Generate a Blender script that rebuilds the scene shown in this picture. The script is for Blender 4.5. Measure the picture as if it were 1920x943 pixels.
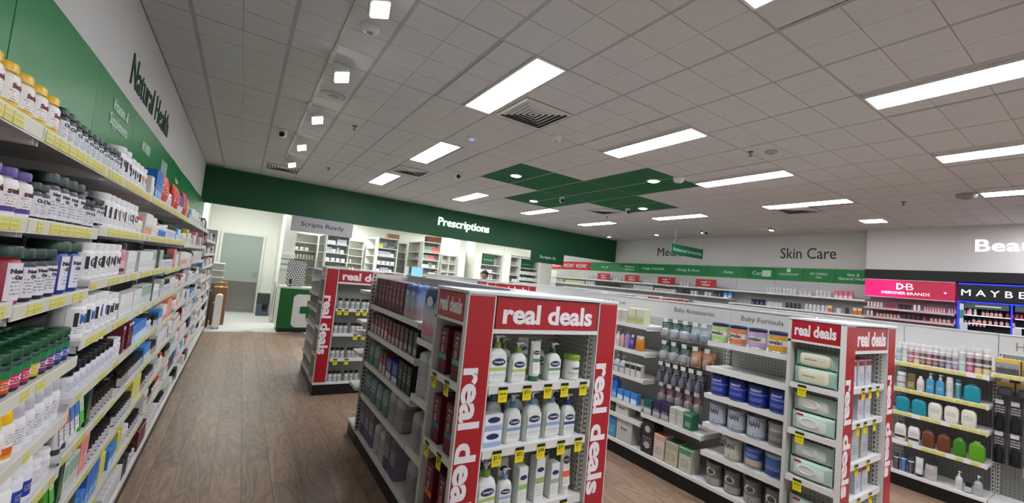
import bpy, math, random
from mathutils import Vector, Matrix
for o in list(bpy.data.objects): bpy.data.objects.remove(o)
S = bpy.context.scene
COL = S.collection
PI = math.pi
rnd = random.Random(7)

# ------------------------------------------------------------------ camera, world, exposure
YAW, PITCH, ROLL, FPX = map(float, (math.radians(32.588), math.radians(3.735), math.radians(5.624), 785.14))
cd = bpy.data.cameras.new('camera'); cam = bpy.data.objects.new('camera', cd); COL.objects.link(cam)
cd.sensor_width = 36; cd.lens = 36 * FPX / 1920; cd.clip_start = .02
_f = Vector((math.sin(YAW) * math.cos(PITCH), math.cos(YAW) * math.cos(PITCH), math.sin(PITCH)))
_r0 = Vector((math.cos(YAW), -math.sin(YAW), 0)); _u0 = _r0.cross(_f)
_r = _r0 * math.cos(ROLL) + _u0 * math.sin(ROLL); _u = _u0 * math.cos(ROLL) - _r0 * math.sin(ROLL)
cam.matrix_world = Matrix(((_r.x, _u.x, -_f.x, 0), (_r.y, _u.y, -_f.y, 0), (_r.z, _u.z, -_f.z, 1.6), (0, 0, 0, 1)))
S.camera = cam
W = bpy.data.worlds.new('world'); S.world = W; W.use_nodes = True
W.node_tree.nodes['Background'].inputs[0].default_value = (.75, .78, .8, 1)
W.node_tree.nodes['Background'].inputs[1].default_value = .04
S.view_settings.view_transform = 'Standard'; S.view_settings.look = 'None'
S.view_settings.gamma = 1; S.view_settings.use_curve_mapping = False
S.view_settings.exposure = 0.5
PANEL_E = 27.0      # emission of the ceiling light panels
HC = 3.24          # ceiling height

# ------------------------------------------------------------------ materials
def lin(c):
    if isinstance(c, str):
        c = c.lstrip('#'); c = c if len(c) == 6 else ''.join(q * 2 for q in c); c = [int(c[i:i + 2], 16) / 255 for i in (0, 2, 4)]
    return tuple((v / 12.92 if v <= .04045 else ((v + .055) / 1.055) ** 2.4) for v in c) + (1,)
_M = {}
def mat(c, rough=.5, metal=0, emit=0, trans=0, alpha=1, coat=0, ior=1.45):
    k = ('m', c, rough, metal, emit, trans, alpha, coat)
    if k in _M: return _M[k]
    m = bpy.data.materials.new('paint_' + str(c).lstrip('#')); m.use_nodes = True
    b = m.node_tree.nodes['Principled BSDF']; L = lin(c)
    b.inputs['Base Color'].default_value = L; b.inputs['Roughness'].default_value = rough
    b.inputs['Metallic'].default_value = metal; b.inputs['IOR'].default_value = ior
    b.inputs['Transmission Weight'].default_value = trans; b.inputs['Alpha'].default_value = alpha
    b.inputs['Coat Weight'].default_value = coat
    if emit: b.inputs['Emission Color'].default_value = L; b.inputs['Emission Strength'].default_value = emit
    _M[k] = m; return m
class NT:
    def __init__(s, name):
        s.m = bpy.data.materials.new(name); s.m.use_nodes = True; s.t = s.m.node_tree
        s.b = s.t.nodes['Principled BSDF']
    def n(s, ty, **kw):
        x = s.t.nodes.new(ty)
        for k, v in kw.items():
            if k.startswith('i_'):
                x.inputs[int(k[2:]) if k[2:].isdigit() else k[2:].replace('_', ' ')].default_value = v
            else: setattr(x, k, v)
        return x
    def l(s, a, b): s.t.links.new(a, b)
    def math(s, op, a, b=None, c=None):
        x = s.n('ShaderNodeMath', operation=op)
        for i, v in enumerate((a, b, c)):
            if v is None: continue
            if isinstance(v, (int, float)): x.inputs[i].default_value = v
            else: s.l(v, x.inputs[i])
        return x.outputs[0]
    def mix(s, f, a, b):
        x = s.n('ShaderNodeMix', data_type='RGBA')
        for sock, v in ((x.inputs[0], f), (x.inputs[6], a), (x.inputs[7], b)):
            if isinstance(v, (int, float)): sock.default_value = v
            elif isinstance(v, (tuple, list)): sock.default_value = v
            else: s.l(v, sock)
        return x.outputs[2]
    def coord(s, which='Object'):
        tc = s.n('ShaderNodeTexCoord'); sp = s.n('ShaderNodeSeparateXYZ'); s.l(tc.outputs[which], sp.inputs[0])
        return tc.outputs[which], sp.outputs
def pmat(bands, lines=None, ink='#555566', ax=0, rough=.45, seed=0, soft=False):
    """printed label: colour bands up the height [(z, colour)...] and rows of small print lines=(z0,z1,rows)"""
    k = ('p', tuple(bands), lines, ink, ax, rough, seed, soft)
    if k in _M: return _M[k]
    t = NT('printed_label'); v, o = t.coord('Generated'); z = o[2]; x = o[ax]
    rp = t.n('ShaderNodeValToRGB'); rp.color_ramp.interpolation = 'EASE' if soft else 'CONSTANT'; cr = rp.color_ramp
    while len(cr.elements) < len(bands): cr.elements.new(.5)
    for e, (p, c) in zip(cr.elements, bands): e.position = p; e.color = lin(c)
    if soft:
        ns = t.n('ShaderNodeTexNoise', i_Scale=6.0, i_Detail=3.0); t.l(v, ns.inputs['Vector'])
        zz = t.math('ADD', z, t.math('MULTIPLY', t.math('SUBTRACT', ns.outputs[0], .5), .45))
    t.l(zz if soft else z, rp.inputs[0]); col = rp.outputs[0]
    if lines:
        z0, z1, n = lines
        f = t.math('FRACT', t.math('MULTIPLY', t.math('SUBTRACT', z, z0), n / (z1 - z0)))
        row = t.math('FLOOR', t.math('MULTIPLY', t.math('SUBTRACT', z, z0), n / (z1 - z0)))
        m = t.math('MULTIPLY', t.math('GREATER_THAN', f, .52), t.math('MULTIPLY', t.math('GREATER_THAN', z, z0), t.math('LESS_THAN', z, z1)))
        wn = t.n('ShaderNodeTexNoise', i_Scale=1.0); cb = t.n('ShaderNodeCombineXYZ')
        t.l(t.math('MULTIPLY', x, 14), cb.inputs[0]); t.l(t.math('MULTIPLY', row, 3.7), cb.inputs[1]); cb.inputs[2].default_value = seed * 3.1
        t.l(cb.outputs[0], wn.inputs['Vector']); wn.inputs['Scale'].default_value = 1.3
        m = t.math('MULTIPLY', m, t.math('GREATER_THAN', wn.outputs[0], .46))
        m = t.math('MULTIPLY', m, t.math('MULTIPLY', t.math('GREATER_THAN', x, .14), t.math('LESS_THAN', x, .86)))
        col = t.mix(t.math('MULTIPLY', m, .62), col, lin(ink))
    t.l(col, t.b.inputs['Base Color']); t.b.inputs['Roughness'].default_value = rough
    _M[k] = t.m; return t.m
def peg(base, ax=0, pitch=.025):
    k = ('peg', base, ax, pitch)
    if k in _M: return _M[k]
    t = NT('perforated_panel'); v, o = t.coord('Object')
    def fr(q): return t.math('SUBTRACT', t.math('FRACT', t.math('ADD', t.math('DIVIDE', q, pitch), 200.25)), .5)
    a, b = fr(o[ax]), fr(o[2])
    d = t.math('ADD', t.math('MULTIPLY', a, a), t.math('MULTIPLY', b, b))
    h = t.math('LESS_THAN', d, .022)
    t.l(t.mix(h, lin(base), lin('#2b2d2c')), t.b.inputs['Base Color']); t.b.inputs['Roughness'].default_value = .55
    _M[k] = t.m; return t.m
def slots(base='#bdbdb6'):
    k = ('slots', base)
    if k in _M: return _M[k]
    t = NT('slotted_steel'); v, o = t.coord('Object'); g, go = t.coord('Generated')
    m = t.math('LESS_THAN', t.math('FRACT', t.math('ADD', t.math('DIVIDE', o[2], .032), 100)), .55)
    c = t.math('MULTIPLY', t.math('GREATER_THAN', go[0], .3), t.math('LESS_THAN', go[0], .7))
    c2 = t.math('MULTIPLY', t.math('GREATER_THAN', go[1], .3), t.math('LESS_THAN', go[1], .7))
    t.l(t.mix(t.math('MULTIPLY', m, t.math('MAXIMUM', c, c2)), lin(base), lin('#2a2a28')), t.b.inputs['Base Color'])
    _M[k] = t.m; return t.m
def wood():
    t = NT('wood_plank'); v, o = t.coord('Object')
    oi = t.n('ShaderNodeObjectInfo'); r = oi.outputs['Random']
    cb = t.n('ShaderNodeCombineXYZ')
    t.l(t.math('ADD', t.math('MULTIPLY', o[0], 5.5), t.math('MULTIPLY', r, 37)), cb.inputs[0])
    t.l(t.math('ADD', t.math('MULTIPLY', o[1], 1.15), t.math('MULTIPLY', r, 91)), cb.inputs[1])
    n1 = t.n('ShaderNodeTexNoise', i_Scale=1.1, i_Detail=2.0, i_Distortion=.6); t.l(cb.outputs[0], n1.inputs['Vector'])
    ringv = t.math('FRACT', t.math('MULTIPLY', n1.outputs[0], 9))
    ringv = t.math('ABSOLUTE', t.math('SUBTRACT', ringv, .5))
    cb2 = t.n('ShaderNodeCombineXYZ'); t.l(t.math('MULTIPLY', o[0], 60), cb2.inputs[0]); t.l(t.math('MULTIPLY', o[1], 2.5), cb2.inputs[1]); t.l(r, cb2.inputs[2])
    n2 = t.n('ShaderNodeTexNoise', i_Scale=1.4, i_Detail=5.0, i_Roughness=.7); t.l(cb2.outputs[0], n2.inputs['Vector'])
    rp = t.n('ShaderNodeValToRGB'); e = rp.color_ramp.elements
    e[0].position = .0; e[0].color = lin('#58463a'); e[1].position = 1; e[1].color = lin('#b89e86')
    x = e.new(.45); x.color = lin('#8d7460')
    fac = t.math('ADD', t.math('MULTIPLY', ringv, .55), t.math('ADD', t.math('MULTIPLY', n2.outputs[0], .55), t.math('MULTIPLY', t.math('SUBTRACT', r, .5), .22)))
    t.l(fac, rp.inputs[0])
    t.l(rp.outputs[0], t.b.inputs['Base Color'])
    t.b.inputs['Roughness'].default_value = .42
    bp = t.n('ShaderNodeBump', i_Strength=.12, i_Distance=.002); t.l(n2.outputs[0], bp.inputs['Height']); t.l(bp.outputs[0], t.b.inputs['Normal'])
    return t.m
def tilemat(base, name):
    t = NT(name); v, o = t.coord('Object')
    n = t.n('ShaderNodeTexNoise', i_Scale=240.0, i_Detail=2.0); t.l(v, n.inputs['Vector'])
    n2 = t.n('ShaderNodeTexNoise', i_Scale=55.0, i_Detail=3.0); t.l(v, n2.inputs['Vector'])
    f = t.math('MULTIPLY', t.math('SUBTRACT', n.outputs[0], .35), 1.6)
    c = lin(base); dk = tuple(q * .80 for q in c[:3]) + (1,)
    t.l(t.mix(f, dk, c), t.b.inputs['Base Color']); t.b.inputs['Roughness'].default_value = .9
    h = n2.outputs[0]
    bp = t.n('ShaderNodeBump', i_Strength=.35, i_Distance=.004); t.l(h, bp.inputs['Height']); t.l(bp.outputs[0], t.b.inputs['Normal'])
    return t.m
def wallmat(base, name, rough=.75):
    t = NT(name); v, o = t.coord('Object')
    n = t.n('ShaderNodeTexNoise', i_Scale=180.0, i_Detail=2.0); t.l(v, n.inputs['Vector'])
    bp = t.n('ShaderNodeBump', i_Strength=.08, i_Distance=.002); t.l(n.outputs[0], bp.inputs['Height']); t.l(bp.outputs[0], t.b.inputs['Normal'])
    t.b.inputs['Base Color'].default_value = lin(base); t.b.inputs['Roughness'].default_value = rough
    return t.m
WHITE = mat('#dcdcda', .45); OFF = mat('#c9c9c4', .5); GREY = mat('#a9aaa6', .5); BLACK = mat('#121214', .4)
DKBASE = mat('#0d0b0a', .45); RED = mat('#a81022', .35, coat=.2); LETTER = mat('#e9e6ea', .5)
GREEN = wallmat('#044d2a', 'green_wall_paint', .55); GREENP = mat('#0f8a45', .35); DKGREEN = mat('#0b4a2c', .5)
SILVER = mat('#c0c2c4', .3, .9); INK = mat('#22252a', .5); YEL = mat('#dcd437', .5); CARD = mat('#8a6547', .8)
PEGX = peg('#b9bcb6', 0); PEGY = peg('#b9bcb6', 1); SLOT = slots()

# ------------------------------------------------------------------ mesh helpers
class MB:
    def __init__(s): s.v = []; s.f = []; s.mi = []; s.m = []
    def slot(s, m):
        if m not in s.m: s.m.append(m)
        return s.m.index(m)
    def add(s, vs, fs, m=None):
        k = len(s.v); s.v += [tuple(p) for p in vs]; i = s.slot(m)
        for f in fs: s.f.append([q + k for q in f]); s.mi.append(i)
        return s
    def box(s, x0, x1, y0, y1, z0, z1, m=None, bev=0):
        if x0 > x1: x0, x1 = x1, x0
        if y0 > y1: y0, y1 = y1, y0
        if bev <= 0:
            return s.add([(x, y, z) for x in (x0, x1) for y in (y0, y1) for z in (z0, z1)],
                         [(0, 1, 3, 2), (4, 6, 7, 5), (0, 4, 5, 1), (2, 3, 7, 6), (0, 2, 6, 4), (1, 5, 7, 3)], m)
        b = min(bev, (x1 - x0) * .45, (y1 - y0) * .45, (z1 - z0) * .45); V = []; I = {}
        X = (x0, x1); Y = (y0, y1); Z = (z0, z1)
        for i in (0, 1):
            for j in (0, 1):
                for k in (0, 1):
                    sx, sy, sz = (1 - 2 * i) * b, (1 - 2 * j) * b, (1 - 2 * k) * b
                    I[i, j, k, 'x'] = len(V); V.append((X[i], Y[j] + sy, Z[k] + sz))
                    I[i, j, k, 'y'] = len(V); V.append((X[i] + sx, Y[j], Z[k] + sz))
                    I[i, j, k, 'z'] = len(V); V.append((X[i] + sx, Y[j] + sy, Z[k]))
        F = []
        for i in (0, 1):
            F.append([I[i, a, c, 'x'] for a, c in ((0, 0), (0, 1), (1, 1), (1, 0))][::1 if i == 0 else -1])
            F.append([I[a, i, c, 'y'] for a, c in ((0, 0), (1, 0), (1, 1), (0, 1))][::1 if i == 0 else -1])
            F.append([I[a, c, i, 'z'] for a, c in ((0, 0), (0, 1), (1, 1), (1, 0))][::1 if i == 0 else -1])
        def quad(a, b_, c, d, out):
            p = [Vector(V[q]) for q in (a, b_, c, d)]; n = (p[1] - p[0]).cross(p[2] - p[0])
            F.append([a, b_, c, d] if n.dot(out) > 0 else [d, c, b_, a])
        for i in (0, 1):
            for j in (0, 1):
                si, sj = 2 * i - 1, 2 * j - 1
                quad(I[i, j, 0, 'x'], I[i, j, 1, 'x'], I[i, j, 1, 'y'], I[i, j, 0, 'y'], Vector((si, sj, 0)))
                quad(I[i, 0, j, 'x'], I[i, 1, j, 'x'], I[i, 1, j, 'z'], I[i, 0, j, 'z'], Vector((si, 0, sj)))
                quad(I[0, i, j, 'y'], I[1, i, j, 'y'], I[1, i, j, 'z'], I[0, i, j, 'z'], Vector((0, si, sj)))
                for k in (0, 1):
                    t = [I[i, j, k, q] for q in 'xyz']; p = [Vector(V[q]) for q in t]
                    n = (p[1] - p[0]).cross(p[2] - p[0])
                    F.append(t if n.dot(Vector((si, sj, 2 * k - 1))) > 0 else t[::-1])
        return s.add(V, F, m)
    def loft(s, rings, m=None, bottom=True, top=True):
        n = len(rings[0]); V = [p for r in rings for p in r]; F = []
        for a in range(len(rings) - 1):
            for i in range(n):
                j = (i + 1) % n; F.append((a * n + i, a * n + j, (a + 1) * n + j, (a + 1) * n + i))
        if bottom: F.append(tuple(range(n))[::-1])
        if top: F.append(tuple((len(rings) - 1) * n + i for i in range(n)))
        return s.add(V, F, m)
    def tube(s, pts, r, m=None, n=8):
        R = []
        pts = [Vector(p) for p in pts]
        for i, p in enumerate(pts):
            d = (pts[min(i + 1, len(pts) - 1)] - pts[max(i - 1, 0)]).normalized()
            a = d.orthogonal().normalized() if i == 0 else (a - d * a.dot(d)).normalized()
            b = d.cross(a)
            R.append([p + (a * math.cos(2 * PI * k / n) + b * math.sin(2 * PI * k / n)) * (r[i] if isinstance(r, (list, tuple)) else r) for k in range(n)])
        return s.loft(R, m)
    def grid(s, rows, m=None):
        n = len(rows[0]); V = [p for r in rows for p in r]
        F = [(a * n + i, a * n + i + 1, (a + 1) * n + i + 1, (a + 1) * n + i) for a in range(len(rows) - 1) for i in range(n - 1)]
        return s.add(V, F, m)
    def mesh(s, name, smooth=None):
        me = bpy.data.meshes.new(name); me.from_pydata(s.v, [], s.f)
        for m in s.m: me.materials.append(m)
        if len(s.m) > 1: me.polygons.foreach_set('material_index', s.mi)
        if smooth:
            me.shade_smooth(); me.set_sharp_from_angle(angle=math.radians(smooth))
        me.update(); return me
def ring(z, rx, ry=None, n=2.0, seg=20, cx=0, cy=0):
    ry = rx if ry is None else ry; out = []
    for i in range(seg):
        t = 2 * PI * (i + .5) / seg; c, q = math.cos(t), math.sin(t)
        out.append((cx + rx * math.copysign(abs(c) ** (2 / n), c), cy + ry * math.copysign(abs(q) ** (2 / n), q), z))
    return out
def patch(z0, z1, rx, ry, a=1.1, n=2.0, k=9, prof=None):
    rows = []
    for z in (z0, z1):
        row = []
        for i in range(k):
            t = -PI / 2 - a + 2 * a * i / (k - 1); c, q = math.cos(t), math.sin(t)
            row.append((rx * math.copysign(abs(c) ** (2 / n), c), ry * math.copysign(abs(q) ** (2 / n), q), z))
        rows.append(row)
    return rows
_C = {}
def cached(key, fn):
    if key not in _C: _C[key] = fn()
    return _C[key]
def obj(name, me, m=None, parent=None, loc=None, rot=None):
    o = bpy.data.objects.new(name, me); COL.objects.link(o)
    if m is not None:
        if not me.materials: me.materials.append(m)
        elif me.materials[0] is None: me.materials[0] = m
        elif me.materials[0] is not m:
            o.material_slots[0].link = 'OBJECT'; o.material_slots[0].material = m
    if parent is not None: o.parent = parent
    if loc is not None: o.location = loc
    if rot is not None: o.rotation_euler = rot if isinstance(rot, tuple) else (0, 0, rot)
    return o
def bx(name, x0, x1, y0, y1, z0, z1, m, parent=None, bev=0, loc=None):
    return obj(name, MB().box(x0, x1, y0, y1, z0, z1, m, bev).mesh(name), None, parent, loc)
def empty(name, loc=(0, 0, 0), rz=0):
    o = bpy.data.objects.new(name, None); COL.objects.link(o); o.location = loc; o.rotation_euler = (0, 0, rz); o.empty_display_size = .05
    return o
def tag(o, label=None, cat=None, group=None, kind=None):
    if label: o['label'] = label
    if cat: o['category'] = cat
    if group: o['group'] = group
    if kind: o['kind'] = kind
    return o
def struct(o): o['kind'] = 'structure'; return o

# ------------------------------------------------------------------ lettering (local x across, z up, faces -y)
def text_raw(s, bold=0.0, depth=.004, res=2, space=1.0):
    def mk():
        c = bpy.data.curves.new('lettering', 'FONT'); c.body = s; c.size = 1; c.resolution_u = res; c.space_character = space; c.space_line = .95
        c.align_x = 'CENTER'
        c.offset = bold; c.extrude = .02; o = bpy.data.objects.new('lettering', c); COL.objects.link(o)
        dg = bpy.context.evaluated_depsgraph_get(); me = bpy.data.meshes.new_from_object(o.evaluated_get(dg))
        v = [tuple(q.co) for q in me.vertices]; f = [tuple(p.vertices) for p in me.polygons]
        bpy.data.objects.remove(o); bpy.data.curves.remove(c); bpy.data.meshes.remove(me)
        return v, f
    v, f = cached(('txt', s, bold, res, space), mk)
    xs = [p[0] for p in v]; ys = [p[1] for p in v]; x0, x1, y0, y1 = min(xs), max(xs), min(ys), max(ys)
    return [((p[0] - (x0 + x1) / 2), (.5 - p[2] / .04) * depth - depth, (p[1] - (y0 + y1) / 2)) for p in v], f, x1 - x0, y1 - y0
def text_mesh(s, w=None, h=None, bold=0.0, depth=.002, m=None, wrap=None, at=(0, 0, 0), res=2, vert=False, space=1.0):
    def mk():
        v, f, tw, th = text_raw(s, bold, depth, res, space)
        sx = (w / tw) if w else h / th; sz = (h / th) if h else sx
        v = [(p[0] * sx, p[1], p[2] * sz) for p in v]
        if vert: v = [(p[2], p[1], -p[0]) for p in v]
        if wrap:
            rx, ry = wrap
            v = [(rx * math.sin(p[0] / rx), -(ry - p[1]) * math.cos(p[0] / rx), p[2]) for p in v]
        v = [(p[0] + at[0], p[1] + at[1], p[2] + at[2]) for p in v]
        return MB().add(v, f, m).mesh('lettering')
    return cached(('tm', s, w, h, bold, depth, m, wrap, at, vert, space), mk)
def letters(s, parent, w, h, m, loc=(0, 0, 0), rz=0, bold=0.0, depth=.006, vert=False, name='letter', res=3):
    """every letter a part of its own"""
    v, f, tw, th = text_raw(s, bold, depth, res)
    sx, sz = w / tw, h / th
    par = list(range(len(v)))
    def find(a):
        while par[a] != a: par[a] = par[par[a]]; a = par[a]
        return a
    for q in f:
        for b in q[1:]: par[find(b)] = find(q[0])
    isl = {}
    for i in range(len(v)): isl.setdefault(find(i), []).append(i)
    gl = []
    for ids in sorted(isl.values(), key=lambda t: min(v[i][0] for i in t)):
        a, b = min(v[i][0] for i in ids), max(v[i][0] for i in ids)
        for g in gl:
            if min(b, g[1]) - max(a, g[0]) > .55 * min(b - a, g[1] - g[0]): g[2] += ids; g[0] = min(a, g[0]); g[1] = max(b, g[1]); break
        else: gl.append([a, b, list(ids)])
    for g in gl:
        st = set(g[2]); ix = {i: k for k, i in enumerate(g[2])}
        vv = [(v[i][0] * sx, v[i][1], v[i][2] * sz) for i in g[2]]
        if vert: vv = [(p[2], p[1], -p[0]) for p in vv]
        me = MB().add(vv, [[ix[i] for i in q] for q in f if q[0] in st], m).mesh(name)
        obj(name, me, None, parent, loc, rz)

# ------------------------------------------------------------------ product registry: labels are written at the end
REG = []
def reg(o, look, where, cat, key=None):
    REG.append((o, look, where, cat, key)); return o
ORD = ['nearest', 'second nearest', 'third nearest', 'fourth nearest', 'fifth nearest', 'sixth nearest', 'seventh nearest', 'eighth nearest', 'ninth nearest', 'tenth nearest', 'eleventh nearest', 'twelfth nearest', 'thirteenth nearest', 'fourteenth nearest', 'fifteenth nearest', 'sixteenth nearest', 'seventeenth nearest', 'eighteenth nearest', 'nineteenth nearest', 'twentieth nearest']
ORD += ['twenty-%s nearest' % q for q in ('first', 'second', 'third', 'fourth', 'fifth', 'sixth', 'seventh', 'eighth', 'ninth')] + ['thirtieth nearest']
ORD += ['thirty-%s nearest' % q for q in ('first', 'second', 'third', 'fourth', 'fifth', 'sixth', 'seventh', 'eighth', 'ninth')] + ['fortieth nearest']
def write_labels():
    by = {}
    for o, look, where, cat, key in REG: by.setdefault((look, where), []).append((o, cat, key))
    for (look, where), L in by.items():
        if len(L) == 1:
            tag(L[0][0], look + ' ' + where, L[0][1]); continue
        L.sort(key=lambda t: t[2] if t[2] is not None else (t[0].location - cam.location).length)
        for i, (o, cat, key) in enumerate(L):
            tag(o, '%s, %s %s' % (look, ORD[min(i, len(ORD) - 1)], where), cat, 'like ones ' + where)
class K:
    """a product kind: name, category, size and parts [(part, mesh, material, [(sub, mesh, material)])]; the first part is the body"""
    def __init__(s, name, cat, w, d, h, parts): s.name, s.cat, s.w, s.d, s.h, s.parts = name, cat, w, d, h, parts; s._one = None
    def one(s):
        if s._one is None:
            mb = MB()
            def put(me, m):
                for p in me.polygons: pass
                k = len(mb.v); mb.v += [tuple(v.co) for v in me.vertices]
                multi = len(me.materials) > 1
                for p in me.polygons:
                    mb.f.append([q + k for q in p.vertices]); mb.mi.append(mb.slot(me.materials[p.material_index] if multi else m))
            for p in s.parts:
                put(p[1], p[2])
            s._one = mb.mesh(s.name, 40)
        return s._one
def place(k, x, y, z, rz, look, where, sc=1, simple=False, lean=0, key=None):
    if simple:
        o = obj(k.name, k.one(), None, None, (x, y, z), rz)
    else:
        o = obj(k.name, k.parts[0][1], k.parts[0][2], None, (x, y, z), rz)
        for p in k.parts[1:]:
            c = obj(p[0], p[1], p[2], o)
            for q in (p[3] if len(p) > 3 else ()): obj(q[0], q[1], q[2], c)
    if lean: o.rotation_euler[0] = lean
    if sc != 1: o.scale = (sc, sc, sc) if not isinstance(sc, tuple) else sc
    return reg(o, look, where, k.cat, key)

# ------------------------------------------------------------------ product shapes
def ridged(z0, z1, r, seg=28, depth=.03, top=.92):
    def rr(z, s):
        return [(r * s * (1 - (depth if i % 2 else 0)) * math.cos(2 * PI * i / seg), r * s * (1 - (depth if i % 2 else 0)) * math.sin(2 * PI * i / seg), z) for i in range(seg)]
    return [rr(z0, 1), rr(z1 - (z1 - z0) * .15, 1), ring(z1, r * top, seg=seg)]
def jar(name, r, h, capc, lab, body='#e6e6e4', cap_h=None, cap_r=None, txt=None, ink='#223', tz=.62, tw=1.25, neck=.62, a=1.25, cat='bottle', ry=None, lz=(.12, .8), n=2.0, th=None, dome=False, rough=.35, strip=None):
    cap_h = cap_h or h * .2; cap_r = cap_r or r * .86; hb = h - cap_h; e = (ry or r) / r
    def b():
        z1 = hb * .86
        return MB().loft([ring(0, r * .9, r * .9 * e, n), ring(.004, r, r * e, n), ring(z1, r, r * e, n), ring(z1 + (hb - z1) * .6, r * .9, r * .9 * e, n), ring(hb - .002, r * neck, r * neck * e, n), ring(hb + .004, r * neck, r * neck * e, n)]).mesh(name, 35)
    def c():
        if dome: return MB().loft([ring(hb, cap_r), ring(h - cap_h * .55, cap_r), ring(h - cap_h * .2, cap_r * .86), ring(h - cap_h * .05, cap_r * .5), ring(h, cap_r * .12)]).mesh('cap', 60)
        return MB().loft(ridged(hb + .001, h, cap_r)).mesh('cap', 30)
    def l(): return MB().grid(patch(hb * .86 * lz[0] / .86, hb * lz[1], r * 1.015, r * 1.015 * e, a, n)).mesh('label', 60)
    k = ('jar', name, r, h, cap_h, cap_r, neck, a, ry, lz, n, dome)
    parts = [(name, cached(k + ('b',), b), mat(body, rough)), ('cap', cached(k + ('c',), c), mat(capc, .35))]
    sub = []
    if txt:
        tm = text_mesh(txt, r * tw, th, .02, .0012, None, (r * 1.022, r * 1.022 * e), (0, 0, hb * tz))
        sub = [('lettering', tm, mat(ink, .5))]
    if strip:
        def sp():
            R = r * 1.02; rows = [[(R * math.sin(q), -R * math.cos(q), z) for q in (-.86, -.72, -.58)] for z in (hb * .36, hb * .76)]
            return MB().grid(rows).mesh('side_strip', 60)
        sub.append(('side_strip', cached(k + ('s',), sp), mat(strip, .5)))
    if lab: parts.append(('label', cached(k + ('l',), l), lab, sub))
    return K(name, cat, 2 * r, 2 * (ry or r), h, parts)
def carton(name, w, d, h, col, front, txt=None, ink='#222', tz=.6, tw=.75, th=None, cat='box', bold=.02, fw=.92, fh=.94, topc=None):
    b = cached(('ctn', w, d, h), lambda: MB().box(-w / 2, w / 2, -d / 2, d / 2, 0, h, None, .002).mesh(name))
    f = cached(('ctf', w, d, h, fw, fh), lambda: MB().box(-w * fw / 2, w * fw / 2, -d / 2 - .0007, -d / 2 + .001, h * (1 - fh) / 2, h * (1 + fh) / 2).mesh('front_print'))
    sub = [('lettering', text_mesh(txt, w * tw, th, bold, .001, None, None, (0, -d / 2 - .0008, h * tz)), mat(ink, .5))] if txt else []
    fl = cached(('ctl', w, d, h), lambda: MB().box(-w * .44, w * .44, -d * .42, d * .46, h - .0005, h + .0009).mesh('top_flap'))
    parts = [(name, b, mat(col, .5)), ('front_print', f, front or mat(col, .5), sub), ('top_flap', fl, mat(topc or col, .5))]
    return K(name, cat, w, d, h, parts)
def pump(name, w, d, h, body, collar, lab, txt=None, ink='#fff', oval=None, n=3.2, nozzle='#e8ecec', cat='bottle', sh=.62):
    hb = h * .72; hc = h * .84
    def b(): return MB().loft([ring(0, w * .47, d * .47, n, 24), ring(.005, w / 2, d / 2, n, 24), ring(hb * .78, w / 2, d / 2, n, 24), ring(hb * .9, w * .44, d * .45, 2.6, 24), ring(hb * .97, w * .28, d * .3, 2, 24), ring(hb, w * .18, w * .18, 2, 24), ring(hb + .006, w * .17, w * .17, 2, 24)]).mesh(name, 50)
    def c(): return MB().loft([ring(hb, w * .19, seg=20), ring(hc - .004, w * .185, seg=20), ring(hc, w * .15, seg=20)]).mesh('collar', 40)
    def p():
        mb = MB(); mb.loft([ring(hc, w * .055, seg=10), ring(h * .93, w * .055, seg=10)])
        mb.loft([ring(h * .925, w * .13, w * .11, 2.5, 12), ring(h * .965, w * .15, w * .12, 2.5, 12), ring(h * .98, w * .1, w * .08, 2, 12)])
        mb.tube([(w * .1, 0, h * .955), (w * .3, 0, h * .958), (w * .4, 0, h * .935)], [w * .06, w * .045, w * .035], None, 8)
        return mb.mesh('pump_head', 40)
    def l(): return MB().grid([[(x * w * .43, -d / 2 * 1.01, z) for x in (-1, 0, 1)] for z in (hb * .1, hb * .78)]).mesh('label')
    key = ('pump', name, w, d, h, n)
    parts = [(name, cached(key + ('b',), b), mat(body, .3)), ('collar', cached(key + ('c',), c), mat(collar, .35)), ('pump_head', cached(key + ('p',), p), mat(nozzle, .35)), ('label', cached(key + ('l',), l), lab, [])]
    if oval:
        ov = cached(('oval', w, d, hb), lambda: MB().loft([[(x, -d / 2 * 1.012, z + hb * sh) for x, z in [(w * .36 * math.cos(t), w * .17 * math.sin(t)) for t in [2 * PI * i / 24 for i in range(24)]]], [(x, -d / 2 * 1.012 - .001, z + hb * sh) for x, z in [(w * .35 * math.cos(t), w * .16 * math.sin(t)) for t in [2 * PI * i / 24 for i in range(24)]]]]).mesh('logo_oval'))
        parts.append(('logo_oval', ov, mat(oval, .4), [('lettering', text_mesh(txt, w * .52, w * .13, .01, .001, None, None, (0, -d / 2 * 1.012 - .0012, hb * sh)), mat(ink, .5))] if txt else []))
    return K(name, cat, w, d, h, parts)
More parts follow.
